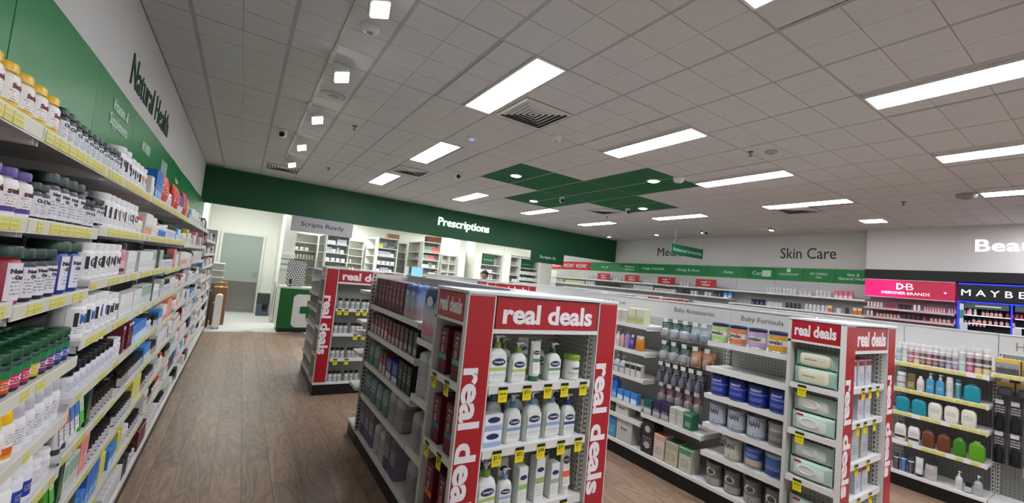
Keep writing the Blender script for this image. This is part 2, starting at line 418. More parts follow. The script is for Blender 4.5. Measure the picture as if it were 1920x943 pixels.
def tubek(name, w, h, body, capc, lab, oval=None, txt=None, capdown=True, cat='tube', oy=.72):
    hc = h * .13
    def b(): return MB().loft([ring(hc, w * .42, w * .36, 2, 24), ring(hc + .004, w * .46, w * .4, 2, 24), ring(h * .5, w * .48, w * .28, 2, 24), ring(h * .9, w * .5, w * .06, 2, 24), ring(h * .93, w * .51, w * .02, 4, 24), ring(h, w * .51, w * .018, 4, 24)]).mesh(name, 50)
    def c(): return MB().loft([ring(0, w * .44, w * .38, seg=20), ring(hc, w * .43, w * .37, seg=20)]).mesh('cap', 40)
    def yf(z):
        t = (z - hc) / (h * .9 - hc); return -(w * .4 * (1 - t) + w * .06 * t) - .0025
    def l(): return MB().grid([[(x * w * .36, yf(z) * (1 if x == 0 else .93) - .001, z) for x in (-1, -.5, 0, .5, 1)] for z in (h * .2, h * .4, h * .6, h * .86)]).mesh('label', 60)
    parts = [(name, cached(('tb', name, w, h), b), mat(body, .35)), ('cap', cached(('tc', w, h), c), mat(capc, .35)), ('label', cached(('tl', w, h), l), lab, [])]
    if oval:
        z0 = h * oy
        def ov():
            P = [(w * .33 * math.cos(2 * PI * i / 20), (w * .16 if oval != '#33373a' else w * .33) * math.sin(2 * PI * i / 20)) for i in range(20)]
            return MB().loft([[(x, yf(z0 + z) - .003, z0 + z) for x, z in P], [(x * .98, yf(z0 + z) - .004, z0 + z * .98) for x, z in P]]).mesh('logo_oval')
        parts.append(('logo_oval', cached(('to', w, h, oval), ov), mat(oval, .4), [('lettering', text_mesh(txt, w * .5, w * .12, .01, .001, None, None, (0, yf(z0) - .0045, z0)), mat('#f0f0f0', .5))] if txt else []))
    return K(name, cat, w, w * .9, h, parts)
def aero(name, r, h, lab, capc, body='#d8d8d8', cat='spray can'):
    def b(): return MB().loft([ring(0, r * .94), ring(.004, r), ring(h * .74, r), ring(h * .78, r * .9), ring(h * .8, r * .8)]).mesh(name, 40)
    def c(): return MB().loft([ring(h * .79, r * .9), ring(h * .95, r * .88), ring(h, r * .74)]).mesh('cap', 40)
    def l(): return MB().grid(patch(h * .03, h * .73, r * 1.012, r * 1.012, 1.5)).mesh('label', 60)
    return K(name, cat, 2 * r, 2 * r, h, [(name, cached(('ab', r, h), b), mat(body, .3, .3)), ('cap', cached(('ac', r, h), c), mat(capc, .3)), ('label', cached(('al', r, h), l), lab)])
def oval(name, w, d, h, body, capc, lab=None, n=2.6, cat='bottle', top=.5, capw=.42, boxy=False):
    hb = h * (.92 if boxy else .86)
    def b():
        if boxy: return MB().loft([ring(0, w * .38, d * .4, n), ring(.006, w * .44, d * .46, n), ring(hb * .18, w * .49, d / 2, n), ring(hb * .5, w / 2, d / 2, n), ring(hb * .76, w * .49, d / 2, n), ring(hb * .88, w * .44, d * .46, n), ring(hb * .95, w * .35, d * .4, n), ring(hb, w * .24, d * .32, 2.2)]).mesh(name, 60)
        return MB().loft([ring(0, w * .36, d * .4, n), ring(.006, w * .42, d * .46, n), ring(hb * .3, w * .49, d / 2, n), ring(hb * .6, w / 2, d / 2, n), ring(hb * .85, w * .45, d * .46, n), ring(hb * .96, w * .33, d * .36, n), ring(hb, w * .2, d * .3, 2)]).mesh(name, 60)
    def c(): return MB().loft([ring(hb - .003, w * capw / 2, d * .33, 2.2), ring(h * .97, w * capw / 2, d * .33, 2.2), ring(h, w * capw * .42, d * .27, 2.2)]).mesh('cap', 40)
    def l(): return MB().grid(patch(hb * .18, hb * .74, w * .505, d * .515, .95, n)).mesh('label', 60)
    parts = [(name, cached(('ob', name, w, d, h, n), b), mat(body, .3)), ('cap', cached(('oc', w, d, h, capw), c), mat(capc, .35))]
    if lab: parts.append(('label', cached(('ol', w, d, h, n), l), lab))
    return K(name, cat, w, d, h, parts)
def tin(name, r, h, lab, lid, txt=None, ink='#223', tz=.58, th=None, rim='#b9bcc0', tw=1.3, lidh=.016, cat='tin', txt2=None):
    def b(): return MB().loft([ring(0, r * .98, seg=28), ring(.003, r, seg=28), ring(.008, r, seg=28), ring(.011, r * .97, seg=28), ring(h - lidh - .008, r * .97, seg=28), ring(h - lidh - .004, r, seg=28), ring(h - lidh, r * .99, seg=28)]).mesh(name, 30)
    def c(): return MB().loft([ring(h - lidh - .002, r * 1.02, seg=28), ring(h - .004, r * 1.02, seg=28), ring(h, r * .97, seg=28), ring(h, r * .85, seg=28), ring(h - .004, r * .84, seg=28)]).mesh('lid', 30)
    def l(): return MB().grid(patch(.011, h - lidh - .008, r * .985, r * .985, 1.55, 2, 15)).mesh('label', 60)
    sub = []
    if txt: sub.append(('lettering', text_mesh(txt, r * tw, th, .02, .001, None, (r, r), (0, 0, h * tz)), mat(ink, .5)))
    if txt2: sub.append(('lettering', text_mesh(txt2, None, h * .12, .01, .001, None, (r, r), (0, 0, h * .2)), mat(ink, .5)))
    return K(name, cat, 2 * r, 2 * r, h, [(name, cached(('nb', r, h, lidh), b), mat(rim, .3, .7)), ('lid', cached(('nc', r, h, lidh), c), mat(lid, .35)), ('label', cached(('nl', r, h, lidh), l), lab, sub)])
def pillow(w, d, h, crimp_top=True, seed=0, puff=.5):
    rg = random.Random(seed); R = []
    for q in range(9):
        t = q / 8; z = h * t
        s = math.sin(PI * min(max(t, .02), .98)) ** puff
        dd = max(d / 2 * s, .002); ww = w / 2 * (1 - .05 * s)
        if t == 0: dd = d * .3; ww = w * .46
        R.append([(x + rg.uniform(-.02, .02) * w * s, y + rg.uniform(-.05, .05) * d * s, zz) for x, y, zz in ring(z, ww, dd, 3.2, 20)])
    return R
def pouch(name, w, d, h, lab, body='#ddd', cat='pouch', seed=1, txt=None, ink='#fff', tz=.55, tw=.6, th=None):
    b = cached(('pw', w, d, h, seed), lambda: MB().loft(pillow(w, d, h, seed=seed)).mesh(name, 60))
    s = cached(('pws', w, d, h), lambda: MB().box(-w * .5, w * .5, -.0025, .0025, h * .955, h * 1.02).mesh('top_seal'))
    parts = [(name, b, lab), ('top_seal', s, mat(body, .4))]
    if txt: parts.append(('lettering', text_mesh(txt, w * tw, th, .02, .001, None, None, (0, -d / 2 - .002, h * tz)), mat(ink, .5)))
    return K(name, cat, w, d, h, parts)
def softpack(name, w, d, h, lab, film='#cfd6da', cat='pack', seed=2, badge=None):
    """soft plastic-wrapped pack with a gathered handle on top"""
    def b():
        rg = random.Random(seed); R = []
        for t, s in ((0, .93), (.03, 1), (.2, 1.0), (.4, 1.01), (.6, 1.0), (.8, .98), (.93, .93), (.985, .75), (1, .5)):
            R.append([(x + rg.uniform(-.025, .025) * w, y + rg.uniform(-.025, .025) * d, z) for x, y, z in ring(h * .93 * t, w / 2 * s, d / 2 * s, 6, 24)])
        return MB().loft(R).mesh(name, 50)
    def g():
        return MB().loft([ring(h * .86, w * .3, d * .25, 3, 14), ring(h * .93, w * .34, d * .05, 3, 14), ring(h, w * .38, d * .03, 3, 14)]).mesh('gathered_top', 60)
    parts = [(name, cached(('sp', w, d, h, seed), b), lab), ('gathered_top', cached(('sg', w, d, h), g), mat(film, .25))]
    if badge:
        bd = cached(('sb', w, d, h), lambda: MB().loft([[(w * .2 * math.cos(q), -d * .525, h * .68 + w * .13 * math.sin(q)) for q in [2 * PI * i / 20 for i in range(20)]], [(w * .19 * math.cos(q), -d * .53, h * .68 + w * .12 * math.sin(q)) for q in [2 * PI * i / 20 for i in range(20)]]]).mesh('badge'))
        parts.append(('badge', bd, mat(badge, .4)))
    return K(name, cat, w, d, h, parts)
def hangpack(name, w, h, card, dome, item='#9aa6ad', d=.05, cat='blister pack', kind=0):
    """card with a clear dome over a rounded item and a header hole strip"""
    c = cached(('hc', w, h), lambda: MB().box(-w / 2, w / 2, -.001, .001, 0, h, None, .0008).mesh(name))
    def dm():
        if kind == 0: return MB().loft([[(x, -y, z + h * .36) for x, z, y in ring(y_, w * .42 * s, h * .28 * s, 3, 18)] for y_, s in ((.001, 1), (d * .5, .97), (d * .85, .85), (d, .6))]).mesh('blister_dome', 60)
        return MB().loft([ring(h * .05, w * .3, d * .5, 2.4, 16, 0, -d * .55), ring(h * .4, w * .33, d * .52, 2.4, 16, 0, -d * .55), ring(h * .52, w * .2, d * .3, 2, 16, 0, -d * .55), ring(h * .68, w * .13, d * .25, 2, 16, 0, -d * .55)]).mesh('packed_item', 50)
    dmm = cached(('hd', w, h, d, kind), dm)
    return K(name, cat, w, d, h, [(name, c, card), ('blister_dome' if kind == 0 else 'packed_item', dmm, mat(item, .18, 0, 0, .35))])
def wipes(w, d, h, film, face, lidc, lab, name='wipes_pack', txt=None, deco=True):
    """flat soft pack standing on its long edge, crimped film at both ends, oval lid on the front"""
    def b():
        rg = random.Random(5); R = []
        for t in (0, .05, .12, .3, .5, .7, .88, .95, 1):
            x = -w / 2 + w * t; s = .1 if t in (0, 1) else (.22 if t in (.05, .95) else (.8 if t in (.12, .88) else 1))
            hh = h / 2 * (1.06 if t in (0, 1) else (.94 if t in (.05, .95) else .99))
            R.append([(x, y + rg.uniform(-.002, .002), z + h / 2) for y, z, _ in ring(0, d / 2 * s, hh, 2.6, 16)])
        return MB().loft(R).mesh(name, 60)
    pan = cached(('wp', w, d, h), lambda: MB().loft([[(x, -d / 2 - y, z + h * .5) for x, z, y in ring(yy, w * .36 * q, h * .38 * q, 5, 24)] for yy, q in ((-.006, 1.04), (.001, 1), (.002, .97))]).mesh('front_print', 50))
    lid = cached(('wl', w, d, h), lambda: MB().loft([[(x - w * .06, -d / 2 - y, z + h * .5) for x, z, y in ring(yy, w * .24 * s, h * .27 * s, 2.4, 24)] for yy, s in ((.002, 1), (.007, .98), (.009, .9), (.009, .7), (.006, .66))]).mesh('lid', 40))
    parts = [(name, cached(('wb', w, d, h), b), mat(film, .25)), ('front_print', pan, lab or mat(face, .4), [('lettering', text_mesh(txt, w * .3, None, .01, .001, None, None, (-w * .1, -d / 2 - .0022, h * .5)), mat('#888', .5))] if txt else [])]
    if lidc: parts.append(('lid', lid, mat(lidc, .3)))
    return K(name, 'wipes', w, d, h, parts)

# ------------------------------------------------------------------ the setting
WL, WR, YF, YB = -.79, 10.60, 10.05, -3.6      # left wall, right wall, dispensary header, back of room
WALL = wallmat('#d6d6d4', 'white_wall_paint')
WOOD = wood()
fl = struct(bx('floor', WL - .1, WR + .1, YB, 10.11, -.1, -.004, WOOD))
def planks(x0, x1, y0, y1):
    w, L = .182, 1.22
    i = math.floor(x0 / w)
    me = cached('plank', lambda: MB().box(-w / 2 + .0005, w / 2 - .0005, -L / 2 + .0005, L / 2 - .0005, -.004, 0, WOOD, .0008).mesh('plank'))
    while i * w < x1:
        off = ((i * 7) % 5) / 5 * L
        j = math.floor((y0 - off) / L)
        while off + j * L < y1:
            k = (i, j)
            if k not in PK and off + (j + 1) * L < 10.3:
                PK.add(k); o = obj('plank', me, None, fl, (i * w + w / 2, off + j * L + L / 2, 0))
            j += 1
        i += 1
PK = set()
planks(-.5, 1.15, 1.6, 10.1); planks(1.0, 2.4, 3.7, 5.5); planks(1.75, 3.35, 1.4, 3.1); planks(4.0, 5.55, .8, 1.9)
VINYL = mat('#d4d6d2', .3)
struct(bx('floor', WL - .1, WR + .1, 10.11, 15.2, -.1, .0, VINYL))
tr = struct(bx('trim_1', -.5, .8, 10.09, 10.13, -.004, .006, mat('#d9d9d5', .35)))

# ceiling: slab, tiles, grid bars
TILE = tilemat('#d6d6d6', 'ceiling_tile'); TILEG = tilemat('#0e6a3a', 'green_ceiling_tile')
ce = struct(bx('ceiling', WL - .1, WR + .1, YB, 10.2, HC + .012, HC + .1, mat('#b8b5b0', .9)))
struct(bx('ceiling', WL - .1, WR + .1, 10.2, 15.2, 2.98, 3.06, mat('#d8d8d4', .8)))
GX0, GX, GY0, GY = .115, .606, .03, 1.222
LIGHTS = [(1.78, 1), (3.66, 1), (5.52, 1), (7.4, 1), (2.07, 2), (7.6, 2), (2.07, 3), (3.9, 3), (5.74, 3), (7.6, 3), (2.1, 0), (3.98, 0), (5.84, 0), (7.74, 0)]
def gy(r): return GY0 + GY * 2 * r
tile_me = {}
def tile_mesh(hx, m, nx):
    mb = MB(); hy = GY / 2 - .006; mb.box(-hx, hx, -hy, hy, .006, .014, m)
    for a in range(nx):
        for b in range(4):
            x0, x1 = -hx + 2 * hx * a / nx, -hx + 2 * hx * (a + 1) / nx; y0, y1 = -hy + hy * b / 2, -hy + hy * (b + 1) / 2
            mb.box(x0 + .0012, x1 - .0012, y0 + .0022, y1 - .0022, 0, .0065, m, .0015)
    return mb.mesh('ceiling_tile')
for g in (0, 1): tile_me[g] = tile_mesh(GX / 2 - .011, TILEG if g else TILE, 2)
half_me = tile_mesh(.13, TILE, 1)
GBAR = mat('#a5a4a3', .6); GBARG = mat('#0c5a31', .6)
def is_cross(x, y):
    c0, c1, c2, c3 = [GX0 + GX * q for q in (5, 7, 9, 11)]; d = [GY0 + GY * q for q in (3, 4, 5, 6)]
    return (c1 < x < c2 and d[0] < y < d[3]) or (c0 < x < c3 and d[1] < y < d[2])
lit = []
for lx, r in LIGHTS: lit.append((lx, gy(r), gy(r) + GY))
def lightat(x, y0):
    for lx, a, b in lit:
        if abs(lx - x) < .3 and abs(a - y0) < .1: return lx
    return None
for i in range(-2, 18):
    for j in range(-1, 9):
        x = GX0 + GX * (i + .5); y0 = GY0 + GY * j; y = y0 + GY / 2
        if x - .3 < WL or x + .3 > WR + .02 or y - .6 > YF: continue
        c = is_cross(x, y)
        lx = lightat(x, y0) if not c else None
        if lx is not None:
            s = -1 if lx > x else 1
            obj('ceiling_tile', half_me, None, ce, (x + s * .15, y, HC))
            continue
        if y + .6 > YF + .3: continue
        obj('ceiling_tile', tile_me[c], None, ce, (x, y, HC))
yend = YF
for xa, xb in ((WL, GX0 - GX), (GX0 + GX * 17, WR)):
    if xb - xa < .08: continue
    for j in range(-1, 9):
        if GY0 + GY * (j + 1) > YF + .3: continue
        obj('ceiling_tile', cached(('pt', xa), lambda: tile_mesh((xb - xa) / 2 - .011, TILE, 1)), None, ce, ((xa + xb) / 2, GY0 + GY * (j + .5), HC))
for xa in range(-1, 18):
    x = GX0 + GX * (xa + .5); y0 = GY0 + GY * 8
    if WL < x - .3 and x + .3 < WR + .02: obj('ceiling_tile', cached('ptl', lambda: MB().box(-GX / 2 + .011, GX / 2 - .011, .004, YF - (GY0 + GY * 8) - .004, 0, .014, TILE, .002).mesh('ceiling_tile')), None, ce, (x, y0, HC))
for i in range(-1, 19):
    x = GX0 + GX * i
    if WL < x < WR: obj('grid_bar', cached('gb1', lambda: MB().box(-.011, .011, YB + .1, yend, 0, .012, GBAR).mesh('grid_bar')), None, ce, (x, 0, HC + .002))
for j in range(-1, 9):
    obj('grid_bar', cached('gb2', lambda: MB().box(WL, WR, -.009, .009, 0, .01, GBAR).mesh('grid_bar')), None, ce, (0, GY0 + GY * j, HC + .003))
# walls
wl = struct(bx('wall_left', WL - .1, WL, YB, 13.5, 0, HC + .1, WALL))
struct(bx('wall_right', WR, WR + .1, YB, 14.7, 0, HC + .1, WALL))
struct(bx('wall_back', WL - .1, WR + .1, YB - .1, YB, 0, HC + .1, WALL))
hd = struct(bx('wall_front', WL, WR, YF, YF + .12, 2.5, HC + .012, GREEN))
obj('header_edge_strip', MB().box(WL, WR, YF - .006, YF, HC - .012, HC + .008, mat('#6fa58a', .4)).mesh('header_edge_strip'), None, hd)
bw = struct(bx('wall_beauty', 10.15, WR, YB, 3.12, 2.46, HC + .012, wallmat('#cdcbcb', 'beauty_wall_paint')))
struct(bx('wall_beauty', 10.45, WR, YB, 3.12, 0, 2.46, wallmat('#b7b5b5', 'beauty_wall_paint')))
# rear rooms behind the header
RW = wallmat('#d9dcd4', 'rear_wall_paint')
struct(bx('wall_rear', WL - .1, 1.0, 13.48, 13.6, 0, 3.0, RW))
struct(bx('wall_rear', 1.0, 1.08, 11.6, 15.1, 0, 3.0, RW))
struct(bx('wall_rear', 1.0, WR, 15.0, 15.1, 0, 3.0, RW))
for k, (x, y) in enumerate(((.1, 11.6), (2.6, 11.4), (5.2, 11.6), (7.8, 11.6), (2.6, 13.9), (6.2, 13.9), (9.4, 13.2))):
    t = empty('panel_light', (x, y, 2.98))
    bx('frame', -.62, .62, -.32, .32, -.012, 0, WHITE, t); bx('diffuser', -.6, .6, -.3, .3, -.016, -.0121, mat('#fdfef8', .5, 0, PANEL_E * .75), t)
    reg(t, 'panel light above the dispensary', 'behind the green header', 'ceiling light')
# ceiling lights
for lx, y0, y1 in lit + [(1.9, -2.4, -1.18), (4.0, -2.4, -1.18), (6.0, -2.4, -1.18), (8.0, -2.4, -1.18), (9.5, -.3, .9)]:
    t = empty('ceiling_light', (lx, (y0 + y1) / 2, HC))
    L = (y1 - y0) / 2 - .008
    fr = MB(); e = .016
    for a in ((-.146, -.146 + e, -L, L), (.146 - e, .146, -L, L), (-.13, .13, -L, -L + e), (-.13, .13, L - e, L)): fr.box(*a, -.008, .012, WHITE)
    obj('frame', fr.mesh('frame'), None, t)
    bx('diffuser', -.131, .131, -L + e, L - e, -.004, .01, mat('#f6f8ff', .5, 0, PANEL_E), t)
    reg(t, 'long bright recessed panel light', 'in the tiled ceiling', 'ceiling light')

# ------------------------------------------------------------------ ceiling fittings
DLW = mat('#fffef8', .5, 0, 14)
for x, y, w in ((3.49, 5.56, 'in the short far arm of the green ceiling cross'), (4.93, 4.05, 'in the near arm of the green ceiling cross'), (4.88, 7.0, 'in the rear arm of the green ceiling cross'), (6.5, 5.55, 'in the arm of the green ceiling cross towards skin care')):
    t = empty('downlight', (x, y, HC)); obj('rim', MB().loft([ring(-.012, .085, seg=24), ring(-.008, .1, seg=24), ring(0, .1, seg=24)], WHITE).mesh('rim', 40), None, t)
    obj('lens', MB().loft([ring(-.016, .07, seg=24), ring(-.0121, .078, seg=24)], DLW).mesh('lens'), None, t)
    tag(t, 'small round downlight ' + w, 'downlight')
t = empty('square_light', (9.2, 2.75, HC)); bx('rim', -.17, .17, -.17, .17, -.01, 0, WHITE, t); bx('lens', -.15, .15, -.15, .15, -.016, -.0101, mat('#fff6ee', .5, 0, 9), t)
tag(t, 'short bright square light in the ceiling above the beauty corner', 'ceiling light')
def vent(x, y, s, label):
    t = empty('air_vent', (x, y, HC))
    n = 6
    bx('backing', -s, s, -s, s, -.002, .004, mat('#33322f', .8), t)
    for k in range(n):
        q = s * (1 - k / n); i = q - s * .1; mb = MB(); z0, z1 = -.018 + .002 * k, -.006
        V = [(sx * q, sy * q, z1) for sx, sy in ((-1, -1), (1, -1), (1, 1), (-1, 1))] + [(sx * i, sy * i, z0) for sx, sy in ((-1, -1), (1, -1), (1, 1), (-1, 1))]
        mb.add(V, [(a, (a + 1) % 4, 4 + (a + 1) % 4, 4 + a) for a in range(4)], OFF)
        obj('louvre', mb.mesh('louvre'), None, t)
    tag(t, label, 'vent')
vent(2.24, 3.36, .27, 'large square louvred air vent beside the brightest near ceiling panel light')
vent(2.2, 6.86, .26, 'square louvred air vent between two panel lights near the prescriptions header')
vent(6.38, 6.5, .26, 'square louvred air vent behind the green ceiling cross')
vent(7.8, 3.35, .26, 'square louvred air vent below the long light near skin care')
vent(.45, 8.9, .28, 'square louvred air vent above the dispensary door end of the header')
def dome_cam(x, y, lab, c='#e4e4e2'):
    t = empty('security_camera', (x, y, HC))
    obj('mount', MB().loft([ring(-.03, .045, seg=20), ring(0, .05, seg=20)], WHITE).mesh('mount', 40), None, t)
    me = MB().loft([ring(-.105, .012), ring(-.1, .028), ring(-.08, .046), ring(-.055, .05), ring(-.03, .045)], mat(c, .4)).mesh('ball', 60)
    obj('ball', me, None, t)
    e = obj('lens', MB().loft([ring(-.004, .034, seg=18), ring(.012, .033, seg=18), ring(.016, .02, seg=18)], mat('#0c0c0e', .1)).mesh('lens', 40), None, t, (-.012, -.037, -.07), (PI / 2 + .3, 0, -.3))
    tag(t, lab, 'camera')
dome_cam(.26, 6.2, 'white ball security camera with black lens above the aisle near the spotlights')
dome_cam(4.97, 6.2, 'white ball security camera hanging in the green ceiling cross')
dome_cam(2.8, 6.23, 'white ball security camera between the vent and the green ceiling cross')
dome_cam(9.38, 6.05, 'small ball security camera near the skin care wall')
dome_cam(6.4, 5.85, 'small dark-faced security camera under the rear edge of the green cross')
def disc(name, x, y, r, h, lab, cat, m, lens=None):
    t = empty(name, (x, y, HC)); obj('housing', MB().loft([ring(-h, r * .6, seg=24), ring(-h * .8, r * .85, seg=24), ring(-h * .3, r, seg=24), ring(0, r, seg=24)], m).mesh('housing', 40), None, t)
    if lens: obj('lens', MB().loft([ring(-h - .006, r * .3, seg=14), ring(-h + .002, r * .4, seg=14)], lens).mesh('lens'), None, t)
    tag(t, lab, cat)
disc('ceiling_speaker', .573, 4.465, .12, .012, 'flat round grey ceiling speaker beside the row of spotlights', 'speaker', mat('#b4b1ad', .7), mat('#9d9a97', .8))
disc('smoke_detector', .56, 2.97, .06, .045, 'round white smoke detector between the two nearest spotlights', 'smoke detector', WHITE, mat('#8a8a88', .5))
disc('wireless_beacon', 2.15, 4.51, .075, .02, 'round white ceiling disc with a blue light in front of a panel light', 'sensor', WHITE, mat('#5a6bff', .3, 0, 2))
disc('smoke_detector', 2.8, 3.69, .06, .05, 'round white smoke detector beside the large near vent', 'smoke detector', WHITE, mat('#9a9a98', .5))
disc('smoke_detector', 4.99, 3.67, .075, .07, 'white dome smoke detector at the near tip of the green cross', 'smoke detector', WHITE, mat('#c8c8c6', .5))
disc('smoke_detector', 4.63, 2.28, .06, .03, 'round white smoke detector between two panel lights over baby formula', 'smoke detector', mat('#a5a3a0', .6), mat('#8f8d8a', .5))
disc('ceiling_speaker', 7.62, 1.35, .1, .06, 'grey dome fitting at the end of the far panel light', 'speaker', mat('#8f8d8a', .6), mat('#77757a', .5))
SPR = cached('spr', lambda: MB().loft([ring(-.05, .022, seg=12), ring(-.046, .022, seg=12), ring(-.045, .006, seg=12), ring(-.01, .008, seg=12), ring(-.008, .03, seg=12), ring(0, .03, seg=12)], mat('#77736e', .4, .5)).mesh('fire_sprinkler', 40))
for x, y, w in ((1.3, 1.36, 'above the first real deals tower'), (.95, 5.25, 'over the wooden aisle'), (4.52, 2.44, 'over the baby formula bay'), (7.8, 2.0, 'over the beauty aisle'), (1.1, 8.0, 'near the green prescriptions header'), (6.9, 6.9, 'behind the green ceiling cross')):
    o = obj('fire_sprinkler', SPR, None, None, (x, y, HC)); tag(o, 'small metal fire sprinkler head ' + w, 'sprinkler')
# spotlights on a track
tk = bx('light_track', .405, .427, 1.9, 8.3, HC - .01, HC, mat('#b4b2b0', .5)); tag(tk, 'long thin grey lighting track along the aisle ceiling', 'light track')
for k, y in enumerate((2.48, 3.6, 4.91, 6.31, 7.65)):
    t = empty('track_spotlight', (.416, y, HC - .01))
    bx('adapter', -.016, .016, -.08, .08, -.022, 0, WHITE, t)
    obj('bracket', MB().tube([(0, 0, -.02), (0, .02, -.06), (.03, .03, -.1)], .008, WHITE).mesh('bracket'), None, t)
    h = bx('lamp_head', -.06, .06, -.055, .055, -.02, .03, mat('#d8d8d6', .4), t, .008); h.location = (.085, 0, -.13); h.rotation_euler = (-.5, -.35, 0)
    bx('lens', -.052, .052, -.047, .047, -.026, -.0201, mat('#fffdf5', .5, 0, 24), h)
    reg(t, 'white square track spotlight over the aisle', 'on the lighting track', 'spotlight')
for k, y in enumerate((4.6, 6.2, 7.6, 9.4)):
    t = empty('track_spotlight', (9.55, y, HC))
    bx('adapter', -.09, .09, -.03, .03, -.03, 0, mat('#555350', .5), t); bx('lens', -.05, .05, -.025, .025, -.045, -.031, mat('#fffdf5', .5, 0, 10), t)
    reg(t, 'small dark track spotlight', 'by the skin care wall', 'spotlight')

# ------------------------------------------------------------------ signs on walls and header
def wallsign(name, s, w, h, m, loc, rz, lab, bold=0.0, depth=.006, cat='sign'):
    t = empty(name, loc, rz); letters(s, t, w, h, m, (0, 0, 0), 0, bold, depth); tag(t, lab, cat); return t
wallsign('wall_lettering', 'Natural Health', 1.66, .215, mat('#16402a', .5), (WL + .001, 4.69, 2.795), PI / 2, 'dark green raised lettering reading natural health on the white side wall')
wallsign('wall_lettering', 'Medicines', 1.42, .25, mat('#20302a', .5), (WR - .001, 7.64, 2.855), -PI / 2, 'dark raised lettering beginning med, half hidden by a green hanging sign')
wallsign('wall_lettering', 'Skin Care', 1.1, .245, mat('#25302c', .5), (WR - .001, 4.32, 2.82), -PI / 2, 'dark raised lettering reading skin care on the far white wall')
wallsign('wall_lettering', 'Beauty', .92, .26, mat('#fbfbff', .5, 0, 1.1), (10.149, 1.22, 2.87), -PI / 2, 'white lit raised lettering reading beauty on the pale wall', .006)
wallsign('illuminated_sign', 'Prescriptions', 1.5, .275, mat('#f6fff8', .5, 0, 1.3), (4.85, YF - .001, 2.86), 0, 'white lit raised lettering reading prescriptions on the green header', .004, .03)
def board(name, w, h, m, loc, rz, txt, tw, th, tm, lab, bold=.005, thick=.02, lines=1, off=0):
    t = empty(name, loc, rz); bx('panel', -w / 2, w / 2, 0, thick, -h / 2, h / 2, m, t, .002)
    if th > .085: letters(txt, t, tw, th, tm, (0, -.0005, off), 0, bold, .002)
    else: obj('lettering', text_mesh(txt, tw, th, bold, .002), tm, t, (0, -.0005, off))
    tag(t, lab, 'sign'); return t
board('hanging_sign', 1.25, .325, mat('#b3b4b6', .5), (1.42, YF - .04, 2.33), 0, 'Scripts Ready', .88, .125, INK, 'light grey sign reading scripts ready under the green header')
board('hanging_sign', 1.25, .34, DKGREEN, (7.69, YF - .04, 2.335), 0, 'Scripts In', .6, .11, mat('#d8e8de', .5), 'dark green sign reading scripts in below the green header')
board('hanging_sign', 1.24, .245, mat('#0f6a3c', .5), (9.05, 6.25, 2.68), 0, 'Professional Services Area', 1.1, .085, mat('#c8e6d2', .5), 'green hanging sign reading professional services area before the medicines lettering')
for x in (-.5, .5): obj('wire', MB().tube([(x, .01, .12), (x, .01, HC - 2.68)], .003, SILVER).mesh('wire'), None, bpy.data.objects['hanging_sign.002'])
# right wall green band with section names
def wband(y0, y1, m, txt, tw, th, lab, tm=None, off=0, x=WR - .06, z0=2.18, z1=2.475):
    return board('section_sign', y1 - y0, z1 - z0, m, (x, (y0 + y1) / 2, (z0 + z1) / 2), -PI / 2, txt, tw, th, tm or mat('#d6f2df', .5), lab, .005, .03, 1, off)
wband(11.15, 13.6, mat('#c1203f', .4), 'WOW!  WOW!  WOW!', 2.0, .16, 'red section sign reading wow three times behind the scripts in sign')
G2 = mat('#0e8040', .4)
for y0, y1, txt, tw, th, lab in ((9.75, 11.15, 'First Aid', .3, .07, 'green section sign reading first aid next to the red wow sign'),
    (8.95, 9.75, "Children's\nMedicine", .42, .16, 'green section sign reading childrens medicine'),
    (7.9, 8.95, 'Cough, Cold & Flu', .8, .09, 'green section sign reading cough, cold and flu'),
    (6.6, 7.9, 'Allergy & Sinus', .72, .09, 'green section sign reading allergy and sinus'),
    (5.55, 6.6, 'Acne', .25, .08, 'green section sign reading acne'),
    (4.95, 5.55, 'CeraVe', .42, .09, 'green section sign with a two-tone skin care logo starting with c'),
    (4.35, 4.95, 'LA ROCHE-POSAY', .42, .05, 'green section sign with a small square above its lettering'),
    (3.75, 4.35, 'EAU THERMALE\nAvène', .32, .12, 'green section sign with two short centred lines of lettering'),
    (3.13, 3.75, 'Skin &\nGeneral Health', .5, .14, 'green section sign reading skin and general health')):
    s = wband(y0 + .002, y1 - .002, G2, txt, tw, th, lab)
    if 'CeraVe' in txt: bx('logo_block', .02, .22, -.002, 0, -.075, .075, mat('#cfe6d6', .5), s)
    if 'ROCHE' in txt: bx('logo_block', -.04, .04, -.003, 0, .05, .13, mat('#d8f0de', .5), s)
for k, y in enumerate((10.12, 8.92, 7.66, 6.45)):
    t = board('shelf_sign', .58, .2, mat('#b0202c', .4), (10.19, y, 1.985), -PI / 2, 'real +\nvalue', .27, .13, mat('#f0dcd8', .5), '', .02, .008)
    REG.append((t, 'red shelf sign reading real value on the top shelf', 'of the medicines wall', 'sign', None))
